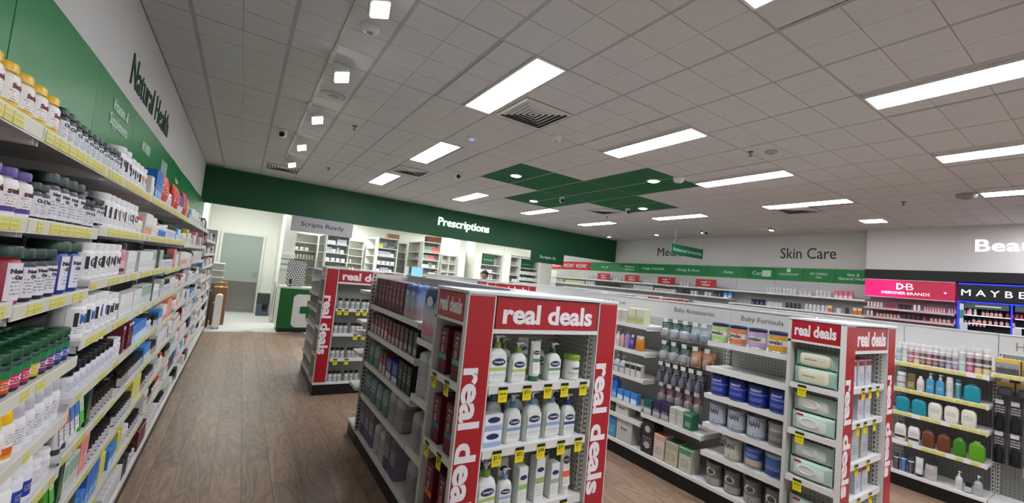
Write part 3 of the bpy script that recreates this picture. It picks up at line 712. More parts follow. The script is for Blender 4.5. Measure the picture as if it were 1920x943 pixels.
# left wall green fascia panels
for k in range(11):
    y0 = .31 + .9 * k - (.3 if k == 0 else 0); y1 = y0 + .895
    t = empty('fascia_board', (-.735, (y0 + y1) / 2, 2.2), PI / 2)
    o = bx('panel', -(y1 - y0) / 2, (y1 - y0) / 2, 0, .012, -.33, .315, mat('#0f8445', .32), t, .002)
    o.rotation_euler = (0, 0, (0, .012, -.008, .006, -.004)[k % 5])
    tx = {3: ('Vitamins &\nSupplements', .43, .185, 'with white lettering reading vitamins and supplements'), 4: ('NOURISH', .3, .075, 'with a white lettered logo starting with n'), 5: ('INNER', .32, .12, 'with a bold white lettered logo'), 6: ('Vegan', .25, .07, 'with small white lettering')}.get(k)
    if tx: obj('lettering', text_mesh(tx[0], tx[1], tx[2], .005, .002), mat('#d9f0e2', .5), t, ((.05 if k == 3 else 0), -.003, .14))
    if tx: tag(t, 'glossy green fascia panel above the top shelf ' + tx[3], 'fascia')
    else: reg(t, 'plain glossy green fascia panel above the top shelf', 'of the side wall', 'fascia')

# ------------------------------------------------------------------ shelving units
TKM = pmat([(0, '#cfc860'), (.5, '#d8d27c')], (.15, .85, 2), '#a8a24a', 0, .5)
def ticket_me(w, h):
    return cached(('tk', w, h), lambda: MB().box(-w / 2, w / 2, -.0012, 0, 0, h, TKM).mesh('price_ticket'))
def price_tag_me(txt, w=.05, h=.072):
    def mk():
        mb = MB(); y = -.002
        mb.box(-w / 2, w / 2, y, y + .001, -h, -h * .2, mat('#e4dc1e', .45)); mb.box(-w / 2, w / 2, y, y + .001, -h * .2, 0, BLACK)
        v, f, tw, th = text_raw(txt, .01, .0006, 1); q = w * .7 / tw
        mb.add([(p[0] * q, p[1] + y - .0003, p[2] * q * 1.15 - h * .45) for p in v], f, INK)
        mb.box(-w * .35, w * .35, y - .0004, y, -h * .72, -h * .69, mat('#b06a20', .5)); mb.box(-w * .3, w * .2, y - .0004, y, -h * .82, -h * .8, mat('#b06a20', .5))
        return mb.mesh('price_tag')
    return cached(('pt', txt, w, h), mk)
def shelf(parent, w, d, lip=.035, m=None, thick=.018, tickets=None, tags=None, rng=None, strip=None):
    """tray in local coords: front edge at y=0 facing -y, top of tray at z=0, spans x -w/2..w/2; returns the shelf part"""
    m = m or WHITE
    def mk():
        mb = MB(); mb.box(-w / 2, w / 2, .004, d, -thick, 0, m)
        mb.box(-w / 2, w / 2, 0, .004, -lip, .004, m)
        mb.box(-w / 2 + .01, -w / 2 + .014, .01, d, -lip - .012, -thick, m); mb.box(w / 2 - .014, w / 2 - .01, .01, d, -lip - .012, -thick, m)
        return mb.mesh('shelf')
    o = obj('shelf', cached(('sh', w, d, lip, m, thick), mk), None, parent)
    if strip: obj('ticket_strip', cached(('ts', w, lip), lambda: MB().box(-w / 2 + .004, w / 2 - .004, -.0015, 0, -lip + .004, 0, mat('#cfcdbb', .4)).mesh('ticket_strip')), None, o)
    if tickets:
        x = -w / 2 + .01
        while x < w / 2 - .03:
            tw = rng.choice((.042, .055, .055, .07))
            if x + tw > w / 2: break
            if rng.random() < tickets: obj('price_ticket', ticket_me(tw - .004, lip - .006), None, o, (x + tw / 2, -.0017, -lip + .004))
            x += tw
    for x, txt in (tags or ()): obj('price_tag', price_tag_me(txt), None, o, (x, -.001, -.004))
    return o
def bay(name, loc, rz, w, d, top, levels, lab=None, cat='shelving bay', base=.13, back=None, tickets=0, dk=WHITE, post=True, header=None, seed=0, lip=.035, strip=False, shelf_d=None, kick=None, where=None):
    """single-sided shelving bay: local front at y=0 facing -y, depth d, width w"""
    t = empty(name, loc, rz); rng = random.Random(seed)
    bx('plinth', -w / 2, w / 2, .012, d, 0, base - .03, kick or DKBASE, t)
    bx('base_deck', -w / 2, w / 2, 0, d, base - .03, base, dk, t, .002)
    bx('back_panel', -w / 2, w / 2, d - .012, d, base, top if header is None else header, back or PEGX, t)
    if header is not None: bx('header_panel', -w / 2, w / 2, d - .018, d, header, top, mat('#c3c3c2', .5), t)
    if post:
        for x in (-w / 2 + .012, w / 2 - .012): bx('upright', x - .012, x + .012, d - .032, d - .012, base, top if header is None else header, SLOT, t)
    for i, z in enumerate(levels):
        sd = (shelf_d[i] if isinstance(shelf_d, (list, tuple)) else shelf_d) or d - .035
        s = shelf(t, w - .004, sd, lip, dk, .018, (tickets * (1, .95, .8, .5, .45, .4, .35, .3, .3)[min(i, 8)] if tickets else 0), None, rng, strip); s.location = (0, (d - .033 - sd) if shelf_d else 0, z)
        if where: pass
    if tickets:
        x = -w / 2 + .02
    if lab: tag(t, lab, cat)
    return t
# ---- left wall
XL = -.45; DL = .315
NB = [(.61, 1.51), (1.51, 2.11)] + [(2.11 + .9 * k, 3.01 + .9 * k) for k in range(6)] + [(7.51, 8.41), (8.41, 9.31), (9.31, 9.93)]
LV = {0: [1.86, 1.63, 1.425, 1.19, .985, .79, .6, .375], 1: [1.86, 1.63, 1.412, 1.172, .975, .785, .59, .37], 2: [1.86, 1.645, 1.44, 1.225, 1.02, .815, .61, .385]}
LVX = {}
BAYW = ['nearest', 'second', 'third', 'fourth', 'fifth', 'sixth', 'seventh', 'eighth', 'ninth', 'tenth', 'last']
for i, (y0, y1) in enumerate(NB):
    lv = LV.get(i) or [z + (0 if k == 0 else rnd.uniform(-.02, .02)) for k, z in enumerate(LV[2])]
    if i >= 8: lv = [1.74, 1.53, 1.33, 1.12, .9, .7, .5, .32]
    if i == 3: lv = LV[2]
    LVX[i] = lv
    t = bay('wall_shelving_bay', (XL, (y0 + y1) / 2, 0), PI / 2, y1 - y0, DL, 2.0 if i < 8 else 1.95, lv, 'white %s wall shelving bay below the natural health lettering' % BAYW[i] if i < 8 else 'white %s wall shelving bay towards the grey door' % BAYW[i], tickets=.93 if i < 5 else 0, seed=i, back=mat('#2e2f2d', .6), strip=True, base=.125)
pe = bx('shelving_end_board', WL + .005, XL + .01, 9.94, 9.965, 0, 1.98, OFF); tag(pe, 'pale end panel closing the wall shelving by the grey door', 'panel')

# ---- products of the left wall
def sup(cap, band, body='#e6e6e4', r=.027, h=.1, nm='vitamin_bottle', txt=None, ink='#2a2c44', ln=True, **kw):
    return jar(nm, r, h, cap, pmat(band, (.1, .62, 5) if ln else None, ink, seed=len(_M) % 7), body, txt=txt, ink=ink, tz=.66, tw=1.3, **kw)
YB_ = [(0, '#d8b818'), (.22, '#e9e7e2'), (.78, '#e9e7e2')]
LW = [(0, '#d9d9de'), (.9, '#d9d9de')]
k_yel = sup('#e6b912', YB_, '#e8e6e0', .033, .108, txt='Swisse', ink='#7a1730')
k_org = sup('#e8571a', [(0, '#e8e4de'), (.2, '#e2763a'), (.3, '#e8e4de')], r=.033, h=.11)
k_pur = sup('#4a2d86', [(0, '#4a2d86'), (.18, '#e5e2e4'), (.8, '#e5e2e4')], r=.033, h=.115, txt='swiss', ink='#5a1a2a')
k_dkg = sup('#0b2c22', [(0, '#d4dde0'), (.9, '#d4dde0')], '#16302c', .024, .094, txt='Own', ink='#3a3a48')
k_dkv = sup('#0b2c22', LW, '#241c34', .024, .1, txt='Own', ink='#3a3a48')
k_dkb = sup('#0b2c22', LW, '#201c30', .036, .142, txt="Nature's\nOwn", ink='#3a3a48', lz=(.1, .82))
k_glu = sup('#0c3323', [(0, '#dcdce0'), (.9, '#dcdce0')], '#a01c3a', .044, .148, txt="Nature's\nOwn", ink='#3a3a48', a=.8, neck=.8, cap_r=.043, lz=(.1, .9), cap_h=.03, nm='large_vitamin_bottle')
k_blu = sup('#0d3f25', [(0, '#dcdce4'), (.9, '#dcdce4')], '#16308c', .05, .172, txt="Nature's\nOwn", ink='#3a3a48', a=.75, neck=.8, cap_r=.05, lz=(.1, .9), cap_h=.035, nm='large_vitamin_bottle')
def tub(tx, ink, strip='#22252a', r=.043, h=.135, cap='#e2e2e2', body='#e6e6e6', lab=None):
    return jar('supplement_tub', r, h, cap, lab or pmat([(0, '#e9e9ea'), (.9, '#e9e9ea')], (.06, .4, 4), '#77777f'), body, h * .16, r * .96, tx, ink, .58, .95 if len(tx) > 1 else .5, .92, 1.3, 'tub', lz=(.08, .86), th=h * .24, strip=strip)
k_wo, k_hs, k_vi, k_g = tub('WO', '#33343a'), tub('HS', '#33343a', h=.12, r=.04), tub('VIVI', '#d8945a', h=.12, r=.04), tub('G', '#22232a', h=.115, r=.04)
k_va, k_c, k_ce = tub('VA', '#a88a7c'), tub('C', '#cf8f80', r=.035), tub('CEL', '#4a4648')
k_gg, k_n, k_ma, k_b3, k_f = tub('G+', '#33343a', r=.045, h=.14), tub('NO', '#4a3a40', r=.045, h=.14), tub('MA', '#3a6aa8', r=.05, h=.15), tub('B3', '#222228', r=.045, h=.13), tub('F', '#2f5ba8', r=.04, h=.15)
k_pnk = tub('', '#fff', r=.046, h=.15, cap='#1f2236', body='#c58a93', lab=pmat([(0, '#3a2c34'), (.15, '#d8a0a8'), (.9, '#c58a93')])) if False else jar('supplement_tub', .046, .15, '#1c2036', pmat([(0, '#4a343c'), (.18, '#dca9b0'), (.6, '#c48791')], (.3, .6, 3), '#f0dada'), '#c58a93', .03, .045, None, neck=.92, cat='tub')
k_cn = {c: jar('vitamin_bottle', .029, .112, '#0e4e2e', pmat([(0, c), (.62, c), (.625, '#1d7a4c'), (.9, '#1d7a4c')], (.1, .5, 3), '#f0e8e8'), '#173b2c', txt='C', ink='#f4f0f0', tz=.42, tw=.45, cap_h=.026, cap_r=.028) for c in ('#c8501e', '#b8285c', '#c8b828', '#7a2a6a', '#2a3c9a', '#d84a30')}
k_ybig = jar('tall_supplement_bottle', .034, .17, '#e0b60e', pmat([(0, '#d8a818'), (.12, '#d9622a'), (.42, '#e8e4e0')], (.5, .9, 4), '#666'), '#e6e4e2', .05, .026, None, dome=True, neck=.6)
k_yb2 = jar('tall_supplement_bottle', .033, .16, '#e8c01a', pmat([(0, '#c8b060'), (.3, '#e6e2da'), (.6, '#4a2030'), (.75, '#e6e2da')], (.3, .6, 3), '#666'), '#e6e4e2', .045, .028, None, dome=True, neck=.6)
k_wbig = jar('tall_supplement_bottle', .045, .18, '#e4e4e4', pmat([(0, '#d8d0cc'), (.2, '#e6e6e6')], (.2, .7, 6), '#555'), '#e4e4e4', .06, .038, None, dome=True, neck=.7)
k_slv = jar('tall_supplement_bottle', .033, .165, '#b4b4ba', pmat([(0, '#e0dfe4'), (.9, '#e0dfe4')], (.15, .8, 6), '#3a3c55'), '#e2e2e6', .05, .028, None, dome=True, neck=.6)
k_blul = jar('tall_supplement_bottle', .034, .165, '#e6e6e6', pmat([(0, '#1c3c96'), (.55, '#24459c'), (.7, '#e0e2ea')], (.2, .5, 3), '#e8c8c8'), '#e4e4e8', .05, .028, None, dome=True, neck=.6)
k_purl = jar('tall_supplement_bottle', .034, .165, '#c9c9cf', pmat([(0, '#4a1d6a'), (.35, '#e0dfe4')], (.4, .8, 4), '#555'), '#e4e4e8', .05, .028, None, dome=True, neck=.6)
k_blk = jar('pill_bottle', .031, .105, '#131416', pmat([(0, '#d6d8e2'), (.9, '#d6d8e2')], (.15, .8, 6), '#444a60'), '#d8dae2', .034, .028, None, neck=.75)
k_blks = jar('pill_bottle', .022, .085, '#16171a', pmat([(0, '#cfcfd4'), (.9, '#cfcfd4')], (.15, .8, 4), '#555'), '#2a2626', .022, .019, None)
k_amb = jar('pill_bottle', .022, .085, '#141414', pmat([(0, '#b8b0ac'), (.9, '#b8b0ac')], (.15, .8, 4), '#4a4444'), '#2c1a12', .024, .018, None)
k_wht = jar('pill_bottle', .028, .095, '#e6e6e6', pmat([(0, '#e2e0e4'), (.7, '#d4d0d8')], (.15, .6, 4), '#886'), '#e6e6e6', .02, .026, None)
k_whr = jar('pill_bottle', .025, .09, '#d8432e', pmat([(0, '#e8c8b0'), (.4, '#ecebe8')], (.4, .8, 3), '#777'), '#ececea', .02, .022, None)
k_blc = jar('pill_bottle', .026, .08, '#e4e6ea', pmat([(0, '#3a78c8'), (.5, '#5a98d8'), (.8, '#e0e6ee')], None), '#dfe4ea', .018, .024, None)
def box_(w, d, h, c, bands, txt=None, ink='#222', nm='carton', lines=(.15, .5, 4), **kw): return carton(nm, w, d, h, c, pmat(bands, lines, ink, seed=len(_M) % 5), txt, ink, **kw)
k_bxw = box_(.06, .05, .11, '#dcdcda', [(0, '#e4e2e2'), (.9, '#e4e2e2')], nm='medicine_carton')
k_bxwr = box_(.07, .05, .13, '#dcdcda', [(0, '#e4e2e2'), (.6, '#b8283c'), (.75, '#e4e2e2')])
k_bxb = box_(.065, .06, .17, '#2468b8', [(0, '#7fb0de'), (.3, '#2a6fc0')], ink='#dfe8f4')
k_bxlb = box_(.075, .06, .1, '#3f86d0', [(0, '#cfe0f0'), (.45, '#3f86d0')], ink='#e8eef6')
k_bxm = box_(.05, .06, .14, '#5f1630', [(0, '#5f1630'), (.9, '#e0d8d8')], ink='#d8c0c8')
k_bxt = box_(.07, .05, .13, '#2ba0a8', [(0, '#d8e8e8'), (.4, '#2ba0a8')], ink='#fff')
k_bxy = box_(.05, .05, .14, '#d8d060', [(0, '#e8e4a0'), (.5, '#ddd55e')], ink='#555')
k_bxg = box_(.05, .06, .17, '#1b3d2e', [(0, '#2a5a3c'), (.7, '#16352a')], ink='#c8d060')
k_bxp = box_(.05, .05, .15, '#e08078', [(0, '#e89088'), (.9, '#e89088')], ink='#fff')
k_bxred = box_(.075, .06, .15, '#c02844', [(0, '#c8284c'), (.6, '#ece6e6')], ink='#fff')
k_bxo = box_(.06, .05, .12, '#e6e2da', [(0, '#e89068'), (.35, '#e8e4dc')])
k_bxgr = box_(.055, .05, .12, '#c9d3c8', [(0, '#d8ddd4'), (.5, '#8fae96')])
k_bxdk = box_(.06, .05, .12, '#26262e', [(0, '#2e2e38'), (.5, '#26262e')], ink='#c8c8d0')
k_red = pouch('snack_pouch', .15, .06, .19, pmat([(0, '#e8e0dc'), (.12, '#c82a20'), (.6, '#d8402c')], (.3, .6, 3), '#f4e4d8'), '#c0281c')
k_orp = pouch('snack_pouch', .13, .05, .17, pmat([(0, '#e89a28'), (.5, '#e8b048')], (.3, .6, 3), '#fff'), '#e8a030', seed=3)
k_pup = pouch('snack_pouch', .12, .05, .16, pmat([(0, '#e0dce0'), (.4, '#6a3a8a')], (.1, .35, 3), '#555'), '#6a3a8a', seed=4)
k_pkp = pouch('snack_pouch', .1, .05, .2, pmat([(0, '#a81c3c'), (.5, '#c02848')], (.3, .6, 3), '#f4dce0'), '#a81c3c', seed=5)
k_tor = tubek('gel_tube', .05, .17, '#e4e4e4', '#3a3c40', pmat([(0, '#e0e0e2'), (.55, '#d8481e')], (.1, .5, 3), '#333'))
k_tbl = tubek('gel_tube', .05, .16, '#e0e4ea', '#dadada', pmat([(0, '#e0e4ea'), (.5, '#3a7ac8')], (.1, .5, 3), '#445'))
k_tgr = tubek('gel_tube', .05, .16, '#58b040', '#44a030', pmat([(0, '#5ab848'), (.5, '#c8dcc8')], (.5, .8, 3), '#333'))
LKS = {}
def lk(k, s): LKS[id(k)] = s; return k
for k_, s_ in ((k_yel, 'white bottle with yellow cap and yellow foot'), (k_org, 'white bottle with bright orange cap'), (k_pur, 'white bottle with purple cap'), (k_dkg, 'small bottle with dark green cap, pale label'),
    (k_dkv, 'small dark bottle with green cap, lilac label'), (k_dkb, 'larger dark bottle with green cap, lilac label'), (k_glu, 'wide crimson bottle with dark green lid'), (k_blu, 'wide royal blue bottle with green lid'),
    (k_wo, 'white tub lettered wo'), (k_hs, 'white tub lettered hs'), (k_vi, 'white tub with orange lettering'), (k_g, 'white tub lettered g'), (k_va, 'white tub lettered va'), (k_c, 'white tub lettered c'), (k_ce, 'white tub lettered cel'),
    (k_gg, 'white tub with black letter and sign'), (k_n, 'white tub lettered no'), (k_ma, 'white tub with big blue lettering'), (k_b3, 'white tub lettered b three'), (k_f, 'tall white tub with blue letter f'), (k_pnk, 'dusty pink tub with navy lid'),
    (k_ybig, 'tall white bottle with yellow domed cap, orange band'), (k_yb2, 'tall white bottle with yellow domed cap, plum band'), (k_wbig, 'big white bottle with white domed cap'), (k_slv, 'tall white bottle with silver domed cap'), (k_blul, 'tall white bottle with blue lower half'), (k_purl, 'tall white bottle with purple foot'),
    (k_blk, 'white pill bottle with black cap'), (k_blks, 'tiny dark bottle with black cap'), (k_amb, 'tiny amber bottle with black cap'), (k_wht, 'white pill bottle with white cap'), (k_whr, 'white pill bottle with red cap'), (k_blc, 'pale blue pill bottle'),
    (k_bxw, 'small white carton'), (k_bxwr, 'white carton with crimson band'), (k_bxb, 'tall blue carton'), (k_bxlb, 'light blue carton'), (k_bxm, 'maroon carton'), (k_bxt, 'teal carton'), (k_bxy, 'pale yellow carton'), (k_bxg, 'dark green carton'), (k_bxp, 'coral pink carton'), (k_bxred, 'crimson and white carton'), (k_bxo, 'white carton with orange foot'), (k_bxgr, 'sage green carton'), (k_bxdk, 'charcoal carton'),
    (k_red, 'red snack pouch'), (k_orp, 'orange snack pouch'), (k_pup, 'purple snack pouch'), (k_pkp, 'crimson snack pouch'), (k_tor, 'standing tube with orange top'), (k_tbl, 'standing tube with blue top'), (k_tgr, 'green standing tube')): lk(k_, s_)
for c, s in (('#c8501e', 'orange'), ('#b8285c', 'pink'), ('#c8b828', 'yellow'), ('#7a2a6a', 'plum'), ('#2a3c9a', 'blue'), ('#d84a30', 'red')): lk(k_cn[c], 'green-capped bottle with %s label' % s)
SHN = ['top', 'second', 'third', 'fourth', 'fifth', 'sixth', 'seventh', 'eighth', 'bottom']
def fill_left(si, y0, y1, items, bayi, rows=1, sc=1):
    """put products in sequence along the left wall from y0 towards y1; items repeat [(kind, count, gap)]"""
    z = (LVX[bayi] + [.125])[si] + .0005; y = y0
    above = (LVX[bayi])[si - 1] if si else 9
    wh = 'on the %s side-wall shelf' % SHN[si]
    for k, n, g in items:
        q = min(sc, (above - .05 - z) / k.h)
        for _ in range(n):
            if y + k.w * q > y1 + .004: return y
            for r in range(rows):
                d = k.d * q
                x = XL - .012 - d / 2 - r * (d + .009)
                if x - d / 2 < WL + .035: continue
                yy = y + k.w * q / 2
                place(k, x, yy, z, PI / 2 + rnd.uniform(-.12, .12) * (1 if k.cat != 'box' else .2), LKS[id(k)], wh, q if q < .995 else 1, yy > 3.3)
            y += k.w * q + g
    return y
FL = fill_left
# top shelf
FL(0, 1.2, 1.51, [(k_yel, 4, .012)], 0, 2); FL(0, 1.515, 2.11, [(k_yel, 2, .02), (k_dkv, 2, .01), (k_dkg, 7, .012)], 1, 2)
FL(0, 2.12, 3.0, [(k_dkg, 2, .012), (k_dkv, 2, .012), (k_wo, 2, .012), (k_hs, 2, .012), (k_vi, 2, .012), (k_g, 2, .02)], 2, 2)
FL(0, 3.02, 3.9, [(k_bxw, 1, .01), (k_whr, 1, .01), (k_bxb, 3, .006), (k_red, 2, .02), (k_wht, 2, .01)], 3)
FL(0, 3.93, 4.8, [(k_red, 2, .02), (k_pup, 2, .02), (k_pkp, 2, .015), (k_orp, 1, .02)], 4); FL(0, 4.83, 5.7, [(k_orp, 1, .01), (k_bxlb, 2, .02), (k_wht, 3, .02), (k_wo, 2, .02)], 5)
FL(0, 5.73, 6.6, [(k_wo, 2, .03), (k_bxwr, 3, .02), (k_blk, 4, .02)], 6); FL(0, 6.63, 7.5, [(k_bxw, 3, .02), (k_bxm, 2, .03), (k_bxdk, 2, .02), (k_wht, 3, .02)], 7)
# second
FL(1, 1.2, 1.51, [(k_org, 2, .012), (k_pur, 2, .012)], 0); FL(1, 1.515, 2.11, [(k_pur, 1, .006), (k_dkv, 2, .005), (k_dkb, 4, .006), (k_dkv, 2, .01)], 1, 2)
FL(1, 2.12, 3.0, [(k_dkv, 2, .01), (k_c, 2, .008), (k_va, 2, .008), (k_c, 1, .008), (k_ce, 2, .01), (k_whr, 2, .01)], 2, 2)
FL(1, 3.02, 3.9, [(k_bxo, 3, .01), (k_bxw, 2, .01), (k_whr, 2, .01), (k_blc, 5, .008), (k_wht, 2, .01)], 3)
FL(1, 3.93, 4.8, [(k_blk, 5, .015), (k_bxlb, 1, .02), (k_wht, 3, .02), (k_blk, 3, .01)], 4); FL(1, 4.83, 5.7, [(k_wht, 3, .02), (k_bxy, 2, .03), (k_bxw, 3, .02), (k_blk, 2, .02)], 5)
# third
FL(2, 1.3, 1.51, [(k_bxred, 1, .006), (k_glu, 1, .01)], 0); FL(2, 1.52, 2.1, [(k_glu, 1, .006), (k_dkb, 2, .006), (k_dkb, 1, .01), (k_blu, 2, .015), (k_dkv, 1, .01)], 1)
FL(2, 2.13, 3.0, [(k_gg, 3, .01), (k_n, 2, .01), (k_pnk, 1, .01), (k_bxw, 3, .004)], 2, 2); FL(2, 3.02, 3.9, [(k_bxw, 6, .004), (k_bxgr, 2, .01), (k_bxdk, 2, .015), (k_bxgr, 2, .02)], 3)
FL(2, 3.93, 4.8, [(k_blk, 6, .012), (k_bxp, 2, .02), (k_bxw, 2, .02)], 4)
# fourth
FL(3, 1.36, 1.51, [(k_cn['#d84a30'], 1, .004), (k_cn['#c8501e'], 2, .004)], 0, 3)
FL(3, 1.515, 2.1, [(k_cn['#c8501e'], 2, .004), (k_cn['#b8285c'], 2, .004), (k_cn['#c8b828'], 1, .004), (k_cn['#7a2a6a'], 2, .004), (k_cn['#2a3c9a'], 2, .006)], 1, 3)
FL(3, 2.13, 3.0, [(k_ma, 2, .01), (k_f, 2, .008), (k_b3, 2, .01), (k_bxw, 4, .006)], 2); FL(3, 3.02, 3.9, [(k_bxw, 3, .008), (k_bxgr, 5, .008), (k_bxdk, 1, .02), (k_wht, 4, .01)], 3)
FL(3, 3.93, 4.8, [(k_bxgr, 2, .02), (k_blk, 4, .015), (k_bxw, 4, .01)], 4)
# fifth
FL(4, 1.4, 1.51, [(k_wbig, 1, .004)], 0, 2); FL(4, 1.515, 2.1, [(k_wbig, 1, .01), (k_ybig, 2, .008), (k_slv, 4, .01), (k_slv, 1, .01)], 1, 2)
FL(4, 2.13, 3.0, [(k_blk, 9, .008), (k_wht, 2, .01), (k_bxm, 1, .01)], 2, 3); FL(4, 3.02, 3.9, [(k_bxm, 2, .01), (k_bxlb, 5, .004), (k_blk, 3, .01)], 3, 2)
# sixth
FL(5, 1.45, 1.51, [(k_yb2, 1, .004)], 0, 2); FL(5, 1.515, 2.1, [(k_yb2, 2, .01), (k_slv, 1, .01), (k_wbig, 1, .01), (k_blul, 2, .012), (k_wht, 2, .02)], 1)
FL(5, 2.13, 3.0, [(k_tor, 2, .012), (k_tbl, 2, .01), (k_tgr, 1, .012), (k_bxg, 1, .01), (k_amb, 8, .006)], 2, 2); FL(5, 3.02, 3.9, [(k_amb, 4, .006), (k_blks, 8, .006), (k_bxlb, 3, .006)], 3, 2)
# seventh
FL(6, 1.5, 1.51, [(k_slv, 1, .01)], 0); FL(6, 1.515, 2.1, [(k_slv, 1, .01), (k_purl, 2, .01), (k_yb2, 2, .01), (k_blul, 2, .02)], 1)
FL(6, 2.13, 3.0, [(k_tgr, 1, .01), (k_bxg, 1, .01), (k_bxgr, 3, .006), (k_bxp, 2, .006), (k_blks, 8, .006)], 2, 2); FL(6, 3.02, 3.9, [(k_blks, 8, .006), (k_bxy, 4, .01), (k_amb, 6, .01)], 3, 2)
# eighth and bottom
FL(7, 1.75, 2.1, [(k_bxred, 2, .01), (k_wht, 3, .02)], 1); FL(7, 2.13, 3.0, [(k_bxp, 1, .006), (k_bxg, 5, .004), (k_bxlb, 2, .004), (k_bxb, 3, .004), (k_bxy, 2, .006)], 2)
FL(7, 3.02, 3.9, [(k_bxlb, 2, .006), (k_bxy, 2, .01), (k_wht, 3, .01), (k_blks, 6, .01)], 3)
FL(8, 2.13, 3.0, [(k_blk, 3, .02), (k_wht, 3, .02), (k_pnk, 1, .02), (k_bxw, 3, .006)], 2); FL(8, 3.02, 3.9, [(k_bxw, 7, .005), (k_bxdk, 2, .02), (k_blk, 3, .02)], 3)
# the far bays: a mixed stock
POOL = [k_blk, k_bxw, k_wht, k_bxwr, k_blk, k_bxlb, k_amb, k_bxgr, k_bxdk, k_wht, k_bxp, k_bxw, k_blks, k_bxm, k_whr, k_bxo]
for bi in range(4, 11):
    y0, y1 = NB[bi]
    for si in range(9):
        if (si == 0 and bi < 8) or (si == 1 and bi < 6) or (si in (2, 3) and bi == 4): continue
        if bi >= 8 and si > 7: continue
        it = []; a = 0
        while a < 8:
            k = rnd.choice(POOL); n = rnd.choice((2, 3, 3, 4)) if bi < 7 else 2; it.append((k, n, rnd.uniform(.006, .02) if bi < 7 else rnd.uniform(.01, .05))); a += 2 if bi < 7 else 3
        FL(si, y0 + .02, y1 - .02, it, bi)

# ------------------------------------------------------------------ endcap towers
ZT = 1.53; VTL, VTZ = .7, .835
def endcap(x0, x1, y, d, front, left, lab, ftags=(), ltags=(), backm=None, simple=False, col=.145):
    """tower facing -y with red columns, header sign and shelves in front, a shallow bay facing -x on its side"""
    t = empty('endcap_tower', (x0, y, 0)); w = x1 - x0
    bx('plinth', .004, w - .004, .01, d, 0, .125, DKBASE, t); bx('base_deck', 0, w, 0, d, .125, .147, WHITE, t, .002)
    bx('canopy', -.004, w + .004, -.006, d, ZT - .014, ZT, mat('#cfd6d6', .4), t, .002)
    for k, a in enumerate((0, w - col)):
        p = bx('column', a, a + col, 0, .03, .147, ZT - .014, WHITE, t)
        r = bx('red_panel', a + .007, a + col - .007, -.002, 0, .155, ZT - .02, RED, t)
        letters('real deals', r, VTL, .108, LETTER, (a + col / 2 - .01, -.002, VTZ), 0, .034, .0015, True)
    s = bx('header_sign', col + .012, w - col - .012, .004, .012, 1.362, ZT - .02, RED, t)
    letters('real deals', s, (w - 2 * col) * .86, .098, LETTER, (w / 2, .0038, 1.434), 0, .034, .0015)
    bx('header_rail', col, w - col, .002, .016, 1.34, 1.36, WHITE, t)
    bx('back_panel', col + .02, w - col - .02, d - .014, d - .002, .147, 1.5, backm or PEGX, t)
    bx('side_panel', col, col + .014, .03, d - .004, .147, ZT - .016, peg('#b4b6b0', 1), t); bx('side_panel', w - col - .014, w - col, .03, d - .004, .147, ZT - .016, peg('#b4b6b0', 1), t)
    for xx in (w - col - .018,):
        for yy in (.05, d - .03): bx('upright', xx - .006, xx + .002, yy - .01, yy + .01, .147, 1.5, SLOT, t)
    # shallow bay on the -x side
    bx('side_rail', 0, .012, .03, d, 1.37, 1.384, WHITE, t); bx('end_post', 0, col, d - .02, d, .147, ZT - .014, OFF, t)
    ss = bx('side_sign', 0, .006, .034, d - .022, 1.385, ZT - .018, RED, t)
    o = empty('x'); bpy.data.objects.remove(o)
    letters('real deals', ss, (d - .06) * .88, .075, LETTER, (-.0003, d / 2 + .006, 1.452), -PI / 2, .034, .0015)
    for i, z in enumerate(front):
        s = shelf(t, w - 2 * col - .03, d - .05, .035, WHITE, .018, 0, [(a, b) for a, b in (ftags[i] if i < len(ftags) else ())]); s.location = (w / 2, .012, z)
    for i, z in enumerate(left):
        s = shelf(t, d - .055, col - .002, .03, WHITE, .014, 0, [(a, b) for a, b in (ltags[i] if i < len(ltags) else ())]); s.location = (0, .03 + (d - .055) / 2, z); s.rotation_euler = (0, 0, -PI / 2)
    tag(t, lab, 'display tower'); return t
E1 = endcap(.87, 1.825, 1.68, .35, [1.092, .797, .49], [1.105, .772, .45], 'nearest real deals endcap tower with white lotion bottles on its shelves',
    [[(-.24, '$40.00'), (-.1, '$33'), (.03, '$29'), (.14, '$37'), (.27, '$43')], [(-.24, '$13'), (-.11, '$32'), (.02, '$44'), (.15, '$39'), (.27, '$33')], [(-.2, '$19'), (0, '$22'), (.2, '$24')]],
    [[(-.1, '$9'), (.05, '$9')], [(-.1, '$9'), (.05, '$9')], [(-.1, '$9'), (.05, '$9')]])
E2 = endcap(3.144, 4.015, 1.045, .325, [1.12, .9, .645, .425], [1.103, .804, .508], 'real deals endcap tower with wipes packs beside the baby formula bay',
    [[(-.1, '$24'), (.02, '$24'), (.16, '$24')], [(-.16, '$19'), (-.04, '$19'), (.12, '$19')], [(-.16, '$29'), (.04, '$29')], [(-.1, '$19'), (.1, '$29')]], [[(-.06, '$6.00')], [(-.06, '$4.00')], [(-.06, '$4.00')], ])
E0 = endcap(.87, 1.82, 5.43, .35, [1.035, .733, .43], [1.1, .8, .47], 'far real deals endcap tower with small black-capped bottles by the aisle',
    [[(-.27, '$9'), (-.19, '$9'), (-.05, '$9'), (.03, '$9'), (.14, '$9'), (.22, '$9')], [(-.05, '$9'), (.05, '$9'), (.2, '$9')], [(-.25, '$9'), (-.12, '$9'), (.1, '$9')]])
E3 = endcap(3.1, 4.0, 5.43, .35, [1.09, .8, .49], [1.1], 'far real deals endcap tower seen over the top of the nearest tower')
E4 = endcap(5.45, 6.35, 5.43, .35, [1.09, .8, .49], [1.1], 'far real deals endcap tower peeking over the baby accessories panel')
E5 = endcap(7.1, 8.0, 5.43, .35, [1.09, .8, .49], [1.1], 'farthest real deals endcap tower near the medicines wall')

